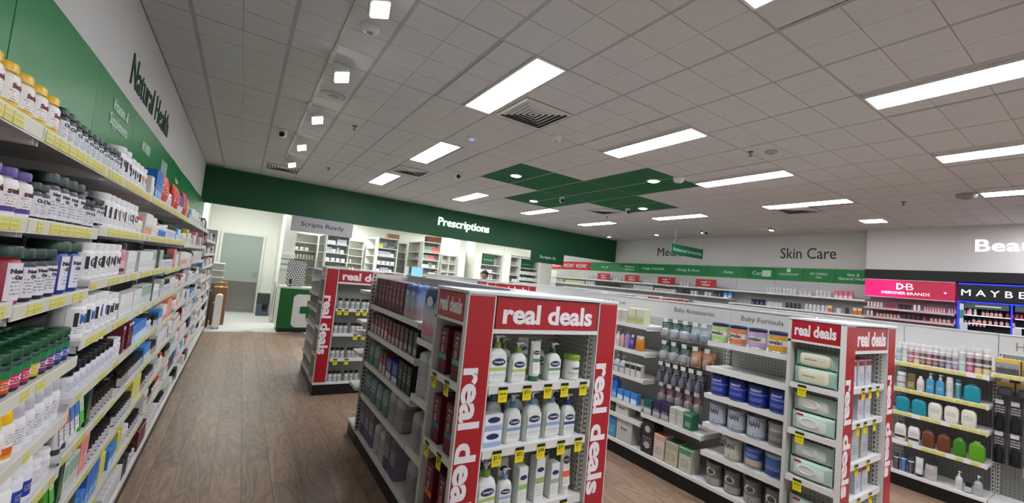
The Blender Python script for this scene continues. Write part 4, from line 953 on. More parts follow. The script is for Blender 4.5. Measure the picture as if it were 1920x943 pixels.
# lotion range on the nearest tower
CB = '#1b2f5e'
def lot(w, d, h, collar, lc, nm='lotion_pump_bottle', body='#dfe6e0'):
    return pump(nm, w, d, h, body, collar, pmat([(0, body), (.2, '#c9d0d4'), (.26, body), (.4, lc), (.54, body)], (.05, .36, 4), '#a8b0b0'), 'Cetaphil', '#f0f2f8', CB)
k_lg1, k_lg2, k_lg3 = lot(.105, .06, .235, '#7a9a3c', '#a8c460'), lot(.09, .055, .2, '#7a9a3c', '#b8c868'), lot(.09, .055, .195, '#2c5a3c', '#5f9068')
k_lb1, k_lb2, k_lb3 = lot(.09, .058, .235, '#5f86b0', '#7f9ac0'), lot(.1, .06, .245, '#6f9cc8', '#8fa8d4'), lot(.085, .055, .215, '#1c3c96', '#2c4ca0')
k_tub = jar('cream_tub', .045, .13, '#7ca83c', pmat([(0, '#dfe5e0'), (.3, '#a8b0a8'), (.38, '#dfe5e0')], (.08, .28, 3), '#9aa29a'), '#dfe5e0', .026, .047, 'Cetaphil', CB, .6, 1.1, .95, 1.0, 'tub')
k_tb = tubek('cream_tube', .062, .2, '#e2e7e4', '#2f6a44', pmat([(0, '#e2e7e4'), (.42, '#4f8a68'), (.56, '#e2e7e4')], (.1, .35, 3), '#a0a8a4'), CB, 'Cetaphil')
k_sb = carton('soap_carton', .105, .06, .075, '#dfe5ec', pmat([(0, '#9ab0d8'), (.32, '#e2e8f0')], None), None)
k_sb.parts[1][3].append(('logo_oval', MB().loft([[(.035 * math.cos(q), -.0312, .05 + .014 * math.sin(q)) for q in [2 * PI * i / 20 for i in range(20)]], [(.034 * math.cos(q), -.0318, .05 + .0135 * math.sin(q)) for q in [2 * PI * i / 20 for i in range(20)]]]).mesh('logo_oval'), mat(CB, .4)))
def lbox(h, c, w=.058):
    k = carton('lotion_carton', w, .055, h, '#dfe3e0', pmat([(0, '#e0e4e2'), (.42, c), (.56, '#e0e4e2')], (.08, .36, 4), '#a0a8a4'), None)
    k.parts[1][3].append(('logo_oval', MB().loft([[(.022 * math.cos(q), -.0287, h * .74 + .012 * math.sin(q)) for q in [2 * PI * i / 20 for i in range(20)]], [(.021 * math.cos(q), -.0293, h * .74 + .0115 * math.sin(q)) for q in [2 * PI * i / 20 for i in range(20)]]]).mesh('logo_oval'), mat(CB, .4)))
    return k
k_x1, k_x2, k_x3 = lbox(.185, '#8fc068'), lbox(.215, '#8fb070'), lbox(.175, '#a0a8a0')
k_sun = tubek('sunscreen_tube', .064, .225, '#dfe0da', '#dcdcd8', pmat([(0, '#e2e2de'), (.3, '#e06a34'), (.5, '#e2e2de')], (.05, .25, 3), '#999'), '#33373a', 'cancer', oy=.78)
k_lp4 = lot(.075, .045, .19, '#7c94c0', '#9ab0d8')
def P1(k, x, z, look, y=1.755, rz=0): place(k, x, y, z + .0005, rz + rnd.uniform(-.06, .06), look, 'on the nearest tower')
TW = 'white lotion pump bottle with '
for k, x, w in ((k_lg1, 1.09, TW + 'olive collar, largest, top shelf'), (k_lg2, 1.215, TW + 'olive collar, top shelf front'), (k_tb, 1.325, 'white cream tube with green cap, top shelf'), (k_lg3, 1.44, TW + 'dark green collar, top shelf'), (k_tub, 1.575, 'white cream tub with green lid, top shelf')): P1(k, x, 1.092, w)
for k, x, w in ((k_lg2, 1.2, TW + 'olive collar, top shelf back row'), (k_tb, 1.325, 'white cream tube with green cap, top shelf back row'), (k_lg3, 1.42, TW + 'dark green collar, top shelf back row')): P1(k, x, 1.092, w, 1.87)
for k, x, w in ((k_lb1, 1.215, TW + 'grey-blue collar, middle shelf'), (k_lb2, 1.335, TW + 'light blue collar, tallest, middle shelf'), (k_lb2, 1.46, TW + 'light blue collar, narrow print, middle shelf'), (k_lb3, 1.575, TW + 'royal blue collar, middle shelf')): P1(k, x, .797, w)
for k, x, w in ((k_lb1, 1.17, TW + 'grey-blue collar, middle shelf back row'), (k_lb2, 1.3, TW + 'light blue collar, middle shelf back row'), (k_lb2, 1.41, TW + 'light blue collar, middle back row, second'), (k_lb3, 1.54, TW + 'royal blue collar, middle shelf back row')): P1(k, x, .797, w, 1.87)
P1(k_sb, 1.095, .797, 'small white soap carton at the foot of its stack'); P1(k_sb, 1.095, .797 + .077, 'small white soap carton on top of its stack')
for k, x, w in ((k_lg1, 1.09, TW + 'blue label, lower shelf'), (k_lp4, 1.2, 'slim white lotion pump bottle, lower shelf'), (k_x1, 1.295, 'white lotion carton with pale green band, lower shelf'), (k_x2, 1.4, 'taller white lotion carton with olive band, lower shelf'), (k_x3, 1.5, 'narrow white lotion carton with grey band, lower shelf'), (k_sun, 1.585, 'white sunscreen tube with orange band and black disc')): P1(k, x, .49, w, 1.745)
for k, x, w in ((k_lp4, 1.16, 'slim white lotion pump bottle, lower shelf back row'), (k_x1, 1.255, 'white lotion carton with pale green band, lower back row'), (k_x2, 1.36, 'taller white carton with olive band, back row'), (k_sun, 1.54, 'white sunscreen tube with black disc, back row')): P1(k, x, .49, w, 1.87)
# maroon cartons on the side of the tower
for si, z in enumerate((1.105, .772, .45)):
    for q, yy in enumerate((1.78, 1.93)):
        c = ('#3aa08c', '#3a6a8c', '#d86a2a')[si]
        k = carton('hair_treatment_carton', .085, .11, .225, '#5c0f22', pmat([(0, '#5c0f22'), (.3, c), (.42, '#5c0f22')], None), 'ice', '#c8a0a8', .62, .5, .09, bold=0)
        k.parts[1][3][0] = ('lettering', text_mesh('ice', .1, .035, 0, .001, None, None, (0, -.0558, .15), vert=True), mat('#c9a4ac', .5))
        place(k, .87 + .014 + .058, yy, z + .0005, -PI / 2, 'tall maroon carton, %s, %s shelf' % ('nearer the corner' if q == 0 else 'farther back', ('top', 'middle', 'lower')[si]), 'on the nearest tower side')

# ------------------------------------------------------------------ central gondola behind the nearest tower, side facing the aisle
HDR = mat('#c6c6c5', .5)
def gside(x_lip, x_sp, y0, y1, levels, lab, seed=0, header=1.36, top=ZT, pegc='#a9aba6', sd=None, tickets=0, **kw):
    t = bay('gondola_bay', (x_lip, (y0 + y1) / 2, 0), -PI / 2, y1 - y0, x_sp - x_lip, top, levels, lab, 'gondola bay', .14, peg(pegc, 0), tickets, header=header, seed=seed, shelf_d=sd, **kw)
    bx('top_cap', -(y1 - y0) / 2, (y1 - y0) / 2, x_sp - x_lip - .03, x_sp - x_lip + .004, top, top + .012, mat('#d5d8d8', .4), t)
    return t
gside(1.02, 1.345, 2.035, 2.645, [1.158, .8, .468], 'gondola bay with soft packs just behind the nearest tower', 1)
gside(1.02, 1.345, 2.65, 3.85, [1.252, 1.015, .75, .468], 'longer gondola bay with maroon cartons and hair colour boxes', 2)
t = empty('gondola_end', (1.02, 3.86, 0))
bx('plinth', .01, .65, 0, .33, 0, .11, DKBASE, t); bx('base_deck', 0, .65, 0, .33, .11, .14, WHITE, t, .002); bx('end_panel', .0, .65, .012, .03, .14, ZT, OFF, t)
bx('end_post', -.012, .03, -.006, .012, .14, ZT, SLOT, t)
for z in (1.36, 1.08, .98, .8, .5): bx('shelf', -.035, .3, .05, .3, z - .03, z, WHITE, t, .003)
bx('rear_face', .33, .66, -1.825, -.01, 0, ZT, HDR, t)
tag(t, 'far end of the central gondola with slotted post and stub shelves', 'gondola end')
k_mar = carton('hair_treatment_carton', .09, .13, .24, '#5c0f22', pmat([(0, '#5c0f22'), (.3, '#7a2438'), (.36, '#5c0f22')], None), None)
k_mar.parts[1][3].append(('lettering', text_mesh('ice', .12, .04, 0, .001, None, None, (0, -.0658, .13), vert=True), mat('#c9a4ac', .5)))
k_hcd = carton('hair_colour_carton', .075, .08, .165, '#4a1c26', pmat([(0, '#c8b0a4'), (.3, '#7a3a3c'), (.75, '#5a1c2a')], (.05, .25, 2), '#333'), None)
k_hcb = carton('hair_colour_carton', .075, .08, .165, '#22201f', pmat([(0, '#8a8480'), (.35, '#4a3c38'), (.75, '#26201e')], (.05, .25, 2), '#ddd'), None)
k_hcp = carton('hair_colour_carton', .07, .08, .17, '#8a3a44', pmat([(0, '#d8d0cc'), (.4, '#a04a50'), (.7, '#38343a')], (.05, .3, 2), '#444'), None)
k_navy = carton('pad_carton', .13, .17, .15, '#1d2f7c', pmat([(0, '#d8dce4'), (.3, '#24388c')], (.4, .8, 3), '#c8d0e8'), None)
k_dg = carton('hair_colour_carton', .08, .1, .19, '#16221c', pmat([(0, '#1c2a22'), (.6, '#16221c')], (.3, .7, 3), '#a8c0a0'), None)
k_teal = softpack('pad_pack', .15, .12, .2, pmat([(0, '#5a7a7c'), (.5, '#6f8a90')], (.4, .7, 2), '#cfd8d8'), '#7f9698')
k_greyp = softpack('pad_pack', .14, .13, .27, pmat([(0, '#9a9a9e'), (.4, '#8a8a92'), (.75, '#a6a6a8')], (.2, .6, 4), '#6a6a78'), '#b5b6b8', seed=6)
k_gry2 = softpack('pad_pack', .14, .13, .24, pmat([(0, '#9a9a9e'), (.4, '#8a8a92'), (.75, '#a6a6a8')], (.2, .6, 4), '#6a6a78'), '#b5b6b8', seed=6)
k_clr = softpack('pad_pack', .13, .13, .3, pmat([(0, '#b4b6b8'), (.5, '#a2a6ac'), (.8, '#c4c6c6')], (.2, .5, 3), '#7a86a0'), '#ccd0d0', seed=8)
k_clr2 = softpack('pad_pack', .13, .13, .23, pmat([(0, '#b4b6b8'), (.5, '#a2a6ac'), (.8, '#c4c6c6')], (.2, .5, 3), '#7a86a0'), '#ccd0d0', seed=8)
k_lil = carton('pad_carton', .11, .12, .25, '#8a8494', pmat([(0, '#4a3a78'), (.35, '#9a94a2'), (.75, '#565468')], (.4, .7, 2), '#555'), None)
k_nap = softpack('nappy_pack', .25, .15, .365, pmat([(0, '#a8b4ac'), (.2, '#c07890'), (.42, '#c4bcc8'), (.62, '#9ab4bc'), (.72, '#2a3a86'), (.9, '#1c2a6a')], None, soft=True), '#c8d4d8', seed=9, badge='#d8dde4')
k_nas = softpack('nappy_pack', .12, .12, .26, pmat([(0, '#c0b4b0'), (.2, '#b0909c'), (.5, '#a4b4c8'), (.72, '#7fa0c4'), (.85, '#34549a')], None, soft=True), '#a8c0d8', seed=11, badge='#d8dde4')
def FG(x, z, y0, y1, items, where, deep=.035, simple=False, ang=-PI / 2, rows=1):
    """products on a shelf facing -x, placed from y1 (far) towards y0 (near)"""
    y = y1
    for k, n, g, look in items:
        for _ in range(n):
            if y - k.w < y0 - .01: break
            for r in range(rows): place(k, x + deep + k.d / 2 + r * (k.d + .008), y - k.w / 2, z + .0005, ang + (rnd.uniform(-.05, .05) if k.cat != 'box' else 0), look, where, 1, simple)
            y -= k.w + g
    return y
WG = 'on the aisle gondola'
FG(1.02, 1.252, 2.67, 3.82, [(k_mar, 3, .012, 'maroon carton, top shelf far end'), (k_mar, 5, .006, 'maroon carton, top shelf middle'), (k_nas, 2, .01, 'small colourful nappy pack, top shelf')], WG, .02)
place(k_nap, 1.02 + .085, 2.505, 1.158 + .001, -PI / 2, 'large blue-topped nappy pack with pink flower print', WG)
FG(1.02, 1.015, 2.67, 3.82, [(k_hcp, 5, .03, 'dusky pink hair colour carton, second shelf'), (k_hcd, 4, .02, 'maroon hair colour carton, second shelf'), (k_hcb, 3, .02, 'dark brown hair colour carton, second shelf')], WG, .02)
FG(1.02, .75, 2.67, 3.82, [(k_teal, 2, .03, 'grey-teal pad pack, third shelf'), (k_hcp, 2, .02, 'pink and black hair colour carton, third shelf'), (k_navy, 2, .02, 'navy pad carton with white band, third shelf'), (k_dg, 3, .01, 'dark green carton, third shelf')], WG, .02)
FG(1.02, .8, 2.06, 2.63, [(k_clr, 4, .008, 'clear-wrapped grey pad pack, third shelf')], WG, .02)
FG(1.02, .468, 2.67, 3.82, [(k_teal, 2, .03, 'grey-teal pad pack, fourth shelf'), (k_teal, 2, .02, 'green-teal pad pack, fourth shelf'), (k_gry2, 2, .02, 'crinkled grey pad pack, fourth shelf')], WG, .02); FG(1.02, .468, 2.06, 2.63, [(k_gry2, 2, .01, 'crinkled grey pad pack, fourth shelf, tower end'), (k_clr2, 2, .01, 'clear-wrapped pack, fourth shelf')], WG, .02)
FG(1.02, .14, 2.67, 3.82, [(k_lil, 3, .03, 'lilac-grey pad carton, bottom shelf'), (k_clr2, 2, .02, 'clear-wrapped pack, bottom shelf'), (k_lil, 2, .03, 'lilac-grey pad carton, bottom shelf, nearer')], WG, .02); FG(1.02, .14, 2.06, 2.63, [(k_greyp, 3, .035, 'crinkled grey pad pack, bottom shelf')], WG, .02)
# small black-capped bottles on the far tower
k_sbk = jar('serum_bottle', .026, .125, '#141414', pmat([(0, '#b4b6b6'), (.86, '#d8d8d6')], (.2, .8, 5), '#6a6c6c'), '#b9bab8', .032, .024, None, neck=.8)
for z, xs, w in ((1.035, (1.08, 1.155, 1.225, 1.285, 1.36, 1.41, 1.5, 1.56), 'top'), (.733, (1.06, 1.115, 1.17, 1.26, 1.31, 1.36, 1.45), 'second'), (.43, (1.06, 1.115, 1.17, 1.25, 1.3, 1.35, 1.44), 'third'), (.147, (1.06, 1.115, 1.165, 1.25, 1.31, 1.37, 1.45), 'bottom')):
    for x in xs: place(k_sbk, x, 5.49, z + .0005, 0, 'grey bottle with black cap, %s shelf' % w, 'of the far aisle tower')

# ------------------------------------------------------------------ baby gondola, side facing the camera
X2, S2 = 3.27, 3.60
gside(X2, S2, 1.375, 2.02, [1.255, 1.05, .836, .604, .384], 'gondola bay stocked with baby formula tins', 11)
gside(X2, S2, 2.022, 2.63, [.486], 'gondola bay with baby accessories hanging on hooks', 12)
gside(X2, S2, 2.632, 3.23, [1.28, 1.03, .78, .52, .385], 'gondola bay with baby lotions beside the accessories', 13)
gside(X2, S2, 3.232, 3.85, [1.28, 1.03, .78, .52, .385], 'baby gondola bay hidden behind the nearest tower', 14)
for s, w, h, yc in (('Baby Accessories', .41, .054, 2.37), ('Baby Formula', .33, .052, 1.76), ('Baby Toiletries', .32, .05, 3.35)):
    t = empty('header_lettering', (S2 - .0185, yc, 1.455), -PI / 2); obj('lettering', text_mesh(s, w, h, 0, .001), mat('#4a4a4c', .5), t); tag(t, 'dark printed lettering reading %s on the grey gondola header' % s.lower(), 'lettering')
k_nov = {c: tin('formula_tin', .062, .152, pmat([(0, c), (.34, c), (.36, '#e0dcd8'), (.68, '#e0dcd8'), (.7, c)], None), '#1c1f4a', 'novalac', '#2a2a30', .5, .032, tw=1.65, lidh=.02) for c in ('#a8cc80', '#d07850', '#b89ac0', '#d09a38')}
k_apt = tin('formula_tin', .066, .158, pmat([(0, '#1c2a6e'), (.15, '#22389c'), (.55, '#2c4cb0'), (.62, '#8090c4'), (.7, '#24369a')], (.2, .4, 2), '#a8b4dc'), '#1d2a6a', 'Aptamil', '#c4cee8', .74, .026, '#3a4680', 1.25)
k_nan = tin('formula_tin', .066, .158, pmat([(0, '#7a8490'), (.1, '#b4bcc4'), (.9, '#a8b0b8')], (.15, .3, 2), '#7886a0'), '#9aa4ae', 'NAN', '#1e2a50', .68, .04, '#8a94a0', 1.15, txt2='1')
k_nan2 = tin('formula_tin', .066, .158, pmat([(0, '#a8a08c'), (.1, '#c4c0b4'), (.9, '#b8b4aa')], (.15, .3, 2), '#8a8a78'), '#a8a8a4', 'NAN', '#1e2a50', .68, .04, '#9a968c', 1.15, txt2='2')
k_grt = tin('formula_tin', .064, .158, pmat([(0, '#6a645e'), (.3, '#7a746e'), (.7, '#948e88')], (.2, .4, 2), '#b8b4b0'), '#8c8a86', 'Aptamil', '#d8d4d0', .7, .016, '#8a8884', .9)
k_btn = tin('formula_tin', .064, .155, pmat([(0, '#8a7a6c'), (.15, '#b8aca0'), (.5, '#2c58a8')], (.6, .8, 2), '#c8d4e8'), '#3a62ac', None)
k_bl2 = tin('formula_tin', .064, .16, pmat([(0, '#2a4a86'), (.5, '#3a64a4')], (.3, .5, 2), '#c8d4e8'), '#a8b4c4', None)
k_alf = tin('formula_tin', .062, .165, pmat([(0, '#9a9690'), (.34, '#8a8680'), (.36, '#6e6a64')], None), '#6a6660', 'Alula', '#3a3834', .62, .024, '#807c76', .85, txt2='1')
def _ov(r, z0, w, h, dr): return [(r * math.sin(w * math.cos(q) / r), -(r + dr) * math.cos(w * math.cos(q) / r), z0 + h * math.sin(q)) for q in [2 * PI * i / 24 for i in range(24)]]
k_alf.parts[2][3].insert(0, ('logo_oval', MB().loft([_ov(.0615, .102, .038, .026, 0), _ov(.0615, .102, .037, .025, .0006)]).mesh('logo_oval'), mat('#d8d6d2', .5)))
WB = 'in the baby formula bay'
zf = [1.255, 1.05, .836, .604, .384, .14]
y = 1.965
for c, n in (('#a8cc80', 'green'), ('#d07850', 'orange'), ('#b89ac0', 'lilac'), ('#d09a38', 'amber')):
    place(k_nov[c], X2 + .085, y, zf[0] + .0005, -PI / 2, 'formula tin with %s and white label, navy lid' % n, WB); y -= .148
def FB(z, ys, ks, looks):
    for yy, k, l in zip(ys, ks, looks): place(k, X2 + .09, yy, z + .0005, -PI / 2 + rnd.uniform(-.1, .1), l, WB)
Y4 = (1.94, 1.79, 1.64, 1.49)
FB(zf[2], Y4, [k_apt] * 4, ['royal blue formula tin, third shelf'] * 4)
FB(zf[3], Y4, [k_nan, k_nan, k_nan, k_grt], ['silver-grey formula tin lettered nan, fourth shelf'] * 3 + ['dark taupe formula tin, fourth shelf'])
FB(zf[4], (1.8, 1.645, 1.5), [k_nan2, k_btn, k_bl2], ['cream-grey formula tin lettered nan, fifth shelf', 'blue and beige formula tin, fifth shelf', 'blue formula tin with pale lid, fifth shelf'])
FB(zf[5], Y4, [k_alf] * 4, ['taupe formula tin with pale oval, bottom shelf'] * 4)
# hanging accessories
HK = cached('hook', lambda: MB().tube([(0, .14, 0), (0, 0, 0), (0, -.004, .012)], .0028, SILVER, 6).mesh('peg_hook', 40))
HT = cached('htick', lambda: MB().box(-.024, .024, -.002, 0, -.004, .032, mat('#dcdcda', .5)).mesh('hook_ticket'))
def hooked(k, x, y, ztop, look, where, rz=-PI / 2, n=2, deep=.14, xb=S2 - .014):
    """pegged pack: its own hook with ticket holds it"""
    hk = obj('peg_hook', HK, None, None, (xb - .14, y, ztop + .012), rz); obj('hook_ticket', HT, None, hk, (0, -.006, 0))
    reg(hk, 'steel peg hook with white ticket', where, 'hook')
    for q in range(n): place(k, xb - .125 + q * (k.d + .006), y, ztop - k.h + .012, rz, look, where)
def cardm(a, b): return pmat([(0, a), (.55, a), (.56, b)], (.62, .9, 3), '#e8e8e8')
k_h1 = hangpack('bottle_teat_pack', .095, .16, cardm('#b8bcbc', '#1c4a44'), 0, '#c8ccd0', .05)
k_h2 = hangpack('soother_pack', .085, .15, cardm('#8fa4ac', '#a8b4ba'), 0, '#a0b0ba', .04)
k_h3 = hangpack('baby_bottle_pack', .07, .16, cardm('#6a6a78', '#3a3a48'), 0, '#8a8e9a', .05, kind=1)
k_h4 = hangpack('teether_pack', .09, .15, cardm('#d8a888', '#c8845c'), 0, '#d8b8a0', .04)
k_h5 = hangpack('storage_bag_pack', .075, .17, cardm('#b0a4a4', '#6a2440'), 0, '#b8b0b0', .03)
WA = 'in the accessories bay'
for y, k in ((2.56, k_h1), (2.455, k_h1), (2.35, k_h1), (2.25, k_h2), (2.165, k_h2)): hooked(k, 0, y, 1.33, 'teal hanging pack, top row' if k is k_h1 else 'pale hanging soother pack, top row', WA)
for y, k in ((2.56, k_h1), (2.455, k_h1), (2.345, k_h1), (2.235, k_h4), (2.12, k_h4)): hooked(k, 0, y, 1.12, 'teal hanging pack, second row' if k is k_h1 else 'peach hanging teether pack, second row', WA)
for y in (2.58, 2.5, 2.42, 2.34, 2.26, 2.18): hooked(k_h3, 0, y, .92, 'grey hanging baby bottle pack, third row', WA)
for y in (2.56, 2.47, 2.38, 2.28, 2.19): hooked(k_h5, 0, y, .73, 'plum-topped hanging bag pack, fourth row', WA, n=1)
k_bt, k_bp = box_(.09, .1, .13, '#1a4a46', [(0, '#b8c0bc'), (.4, '#1f5650')], nm='baby_bottle_carton', ink='#dfe'), box_(.085, .12, .14, '#2c2040', [(0, '#a8a0a8'), (.35, '#34264c')], nm='baby_bottle_carton', ink='#ede')
k_bw, k_bgn = box_(.065, .1, .14, '#c4c2bc', [(0, '#c8c6c0'), (.6, '#b0b4a8')], nm='baby_bottle_carton'), box_(.075, .1, .13, '#2a6a4a', [(0, '#2a6a4a'), (.9, '#9ab0a0')], nm='baby_bottle_carton', ink='#dfe')
FG(X2, .486, 2.03, 2.62, [(k_bt, 1, .01, 'dark teal bottle carton, lower shelf'), (k_bp, 2, .004, 'deep purple bottle carton, lower shelf'), (k_bw, 2, .006, 'off-white bottle carton, lower shelf'), (k_bgn, 1, .004, 'green bottle carton, lower shelf')], WA, .02)
k_pumpb = box_(.13, .14, .29, '#2a2226', [(0, '#2e262a'), (.9, '#2e262a')], nm='breast_pump_carton', ink='#b8b4b4')
for z_ in (.075, .215): k_pumpb.parts[1][3].append(('product_picture', MB().loft([[(.03 * math.cos(q), -.0708, z_ + .03 * math.sin(q)) for q in [2 * PI * i / 20 for i in range(20)]], [(.029 * math.cos(q), -.0714, z_ + .029 * math.sin(q)) for q in [2 * PI * i / 20 for i in range(20)]]]).mesh('product_picture'), mat('#b9b4b2', .4)))
k_or, k_cr, k_gn = box_(.11, .13, .21, '#c8b8ac', [(0, '#d0c0b4'), (.8, '#c8a088')], nm='steriliser_carton', topc='#b0603c'), box_(.12, .14, .19, '#b8b49c', [(0, '#bcb8a2'), (.7, '#a8a890')], nm='steriliser_carton', topc='#3a5a44'), box_(.115, .12, .19, '#b8b8a8', [(0, '#c0bcae'), (.75, '#4a8a64')], nm='steriliser_carton', topc='#3a8a5c')
FG(X2, .14, 2.03, 2.62, [(k_pumpb, 1, .01, 'black-brown carton with two round pictures, bottom shelf'), (k_or, 1, .015, 'cream carton with orange top, bottom shelf'), (k_cr, 1, .015, 'olive carton, bottom shelf'), (k_gn, 1, .01, 'cream and green carton, bottom shelf')], WA, .02)
# baby lotions
k_bl1 = oval('baby_wash_bottle', .055, .035, .14, '#d8d2cc', '#e0d8d4', pmat([(0, '#d4c8c4'), (.6, '#d8d2cc')], (.2, .6, 3), '#a88')); k_bpk = oval('baby_wash_bottle', .055, .035, .13, '#d0a0a4', '#d8c8c8')
k_bpu = oval('baby_wash_bottle', .06, .04, .155, '#9a86b4', '#8a76a8'); k_bpd = oval('baby_wash_bottle', .055, .04, .14, '#54408a', '#d8d4dc', pmat([(0, '#5a4690'), (.5, '#8a7ab4')], None)); k_bor = jar('bubble_bath_bottle', .042, .14, '#d8d0c4', None, '#b87820', .03, .034, None, neck=.8)
k_bxr = box_(.075, .07, .12, '#c8c4bc', [(0, '#ccc8c0'), (.5, '#c0bcb4')], nm='baby_carton'); k_bxgr2 = box_(.1, .09, .15, '#c4c8a4', [(0, '#b4c07a'), (.4, '#ccccb4')], nm='baby_carton')
k_ml = pump('baby_lotion_bottle', .06, .04, .17, '#c8ccd0', '#5a6a80', pmat([(0, '#c8ccd0'), (.5, '#2a3a5a'), (.62, '#c8ccd0')], None), None); k_mw = box_(.06, .05, .12, '#c4c2be', [(0, '#c8c6c2'), (.55, '#2e3234'), (.9, '#c8c6c2')], nm='moisturiser_carton', lines=None)
k_dkt = box_(.14, .12, .1, '#1c3424', [(0, '#223c2a'), (.5, '#1c3424')], nm='nappy_carton', ink='#8aa'); k_wpk = box_(.16, .12, .1, '#c4c2be', [(0, '#c8c6c2'), (.9, '#c8c6c2')], 'Bunjie', '#3a3a3c', nm='nappy_carton', lines=None, tw=.4)
k_bls = box_(.17, .13, .2, '#4a8ab0', [(0, '#4f90b8'), (.6, '#3f7aa4')], nm='nappy_carton', ink='#cde'); k_gws = box_(.19, .13, .2, '#bcb8b4', [(0, '#c0bcb8'), (.9, '#c0bcb8')], 'Bunjie', '#3a3a3c', nm='nappy_carton', lines=None, tw=.4)
WC = 'in the baby lotions bay'
FG(X2, 1.28, 2.64, 3.22, [(k_bxr, 4, .006, 'small beige carton, top shelf'), (k_bxgr2, 2, .006, 'pale lime carton, top shelf')], WC, .02)
FG(X2, 1.03, 2.64, 3.1, [(k_bl1, 2, .006, 'cream baby wash bottle, second shelf'), (k_bpk, 1, .006, 'pink baby wash bottle, second shelf'), (k_bpu, 1, .006, 'lilac baby wash bottle, second shelf'), (k_bpd, 1, .006, 'violet baby wash bottle, second shelf'), (k_bor, 1, .01, 'amber bubble bath bottle, second shelf')], WC, .02)
FG(X2, .78, 2.64, 3.1, [(k_ml, 3, .015, 'pale pump bottle with blue collar, third shelf'), (k_mw, 5, .008, 'white carton with black disc band, third shelf')], WC, .02)
FG(X2, .52, 2.64, 3.1, [(k_bxb, 2, .01, 'tall blue carton, fourth shelf'), (k_bxlb, 4, .01, 'light blue carton, fourth shelf')], WC, .02)
FG(X2, .385, 2.64, 3.1, [(k_dkt, 1, .006, 'dark green nappy carton, fifth shelf'), (k_wpk, 1, .006, 'white nappy carton, fifth shelf')], WC, .02, False)
FG(X2, .14, 2.64, 3.1, [(k_bls, 1, .006, 'blue nappy carton, bottom shelf'), (k_gws, 1, .006, 'grey-white nappy carton, bottom shelf')], WC, .02)
# wipes tower: side shelves and front shelves
k_wc = wipes(.235, .06, .105, '#a8d0bc', '#d8d4bc', None, pmat([(0, '#dcd8c0'), (.9, '#dcd8c0')], (.3, .7, 2), '#b8b090'), txt='WATERWIPES')
k_wm = wipes(.235, .055, .112, '#bcd8cc', '#d4dcd4', '#d8dcd8', pmat([(0, '#d4dcd4'), (.78, '#b8d4c8')], None))
k_wm.parts.append(('brand_patch', MB().box(-.085, -.045, -.031, -.028, .09, .103, mat('#b81c34', .4), .001).mesh('brand_patch'), mat('#b81c34', .4)))
WW = 'on the side of the wipes tower'
def PW(k, z, look, dx=0, ln=0): place(k, 3.144 + .055 + dx, 1.22, z + .006, -PI / 2, look, WW, 1, False)
PW(k_wc, 1.103, 'cream wipes pack, lower one, top shelf'); PW(k_wc, 1.21, 'cream wipes pack, upper one, top shelf', .012)
PW(k_wm, .804, 'oval-lidded wipes pack, lower one, middle shelf'); PW(k_wm, .921, 'oval-lidded wipes pack, upper one, middle shelf', .012)
PW(k_wm, .508, 'oval-lidded wipes pack, lower one, third shelf'); PW(k_wm, .625, 'oval-lidded wipes pack, upper one, third shelf', .012)
PW(k_wm, .148, 'oval-lidded wipes pack, lower one, base'); PW(k_wm, .265, 'oval-lidded wipes pack, upper one, base', .012)
k_ph = box_(.1, .09, .17, '#c8ccd4', [(0, '#c4ccd8'), (.8, '#a02040')], nm='feeding_bottle_carton', topc='#b02848'); k_pb = jar('feeding_bottle', .03, .15, '#8a9498', None, '#8a949c', .035, .026, None, neck=.8); k_pg = box_(.12, .09, .19, '#b8bcb0', [(0, '#b4bcc4'), (.8, '#c0c4a0')], nm='feeding_bottle_carton')
WF = 'on the front of the wipes tower'
for z, ks in ((1.12, ((k_ph, 3.4, 'white carton with crimson top, top shelf'), (k_ph, 3.53, 'white carton with crimson top, top shelf'), (k_ph, 3.66, 'white carton with crimson top, top shelf'))), (.9, ((k_pb, 3.36, 'clear feeding bottle, second shelf'), (k_pb, 3.44, 'clear feeding bottle, second shelf'), (k_ph, 3.55, 'white carton with crimson top, second shelf'), (k_ph, 3.67, 'white carton with crimson top, second shelf'))), (.645, ((k_bxg, 3.36, 'dark green carton, third shelf'), (k_pg, 3.48, 'pale carton with yellow-green top, third shelf'), (k_pg, 3.64, 'pale carton with yellow-green top, third shelf'))), (.425, ((k_pb, 3.37, 'clear feeding bottle, fourth shelf'), (k_pb, 3.45, 'clear feeding bottle, fourth shelf'), (k_ph, 3.55, 'white carton with crimson top, fourth shelf'), (k_ph, 3.67, 'white carton with crimson top, fourth shelf')))):
    for k, x, l in ks: place(k, x, 1.06 + .07, z + .0005, 0, l, WF)

# ------------------------------------------------------------------ hair gondola further on
X3, S3 = 5.49, 5.82
gside(X3, S3, .805, 1.44, [1.168, .92, .698, .424], 'hair care gondola bay with shampoo bottles', 21, 1.2, tickets=.9, pegc='#6f706e')
gside(X3, S3, .0, .80, [1.205], 'hair care gondola bay with brushes hanging on hooks', 22, 1.36, tickets=.9, pegc='#7f807e')
gside(X3, S3, 1.445, 2.65, [1.168, .92, .698, .424], 'hair care gondola bay behind the wipes tower', 23, 1.2)
gside(X3, S3, 2.655, 3.85, [1.168, .92, .698, .424], 'hair care gondola bay behind the baby gondola', 24, 1.2)
t = empty('header_lettering', (S3 - .0185, .53, 1.44), -PI / 2); obj('lettering', text_mesh('Hair Care', .34, .075, 0, .001), mat('#77777a', .5), t); tag(t, 'grey printed lettering reading hair on the hair gondola header', 'lettering')
def shp(c, cap, w=.085, h=.17, d=.05, lab=None): return oval('shampoo_bottle', w, d, h, c, cap, lab, 3.0, boxy=True)
def aer(c1, c2, h=.19): return aero('hairspray_can', .026, h, pmat([(0, c1), (.3, c2), (.42, '#c8c4c4'), (.55, c2), (.8, '#b8b4b4')], (.1, .28, 2), '#ddd'), '#c8c4c4')
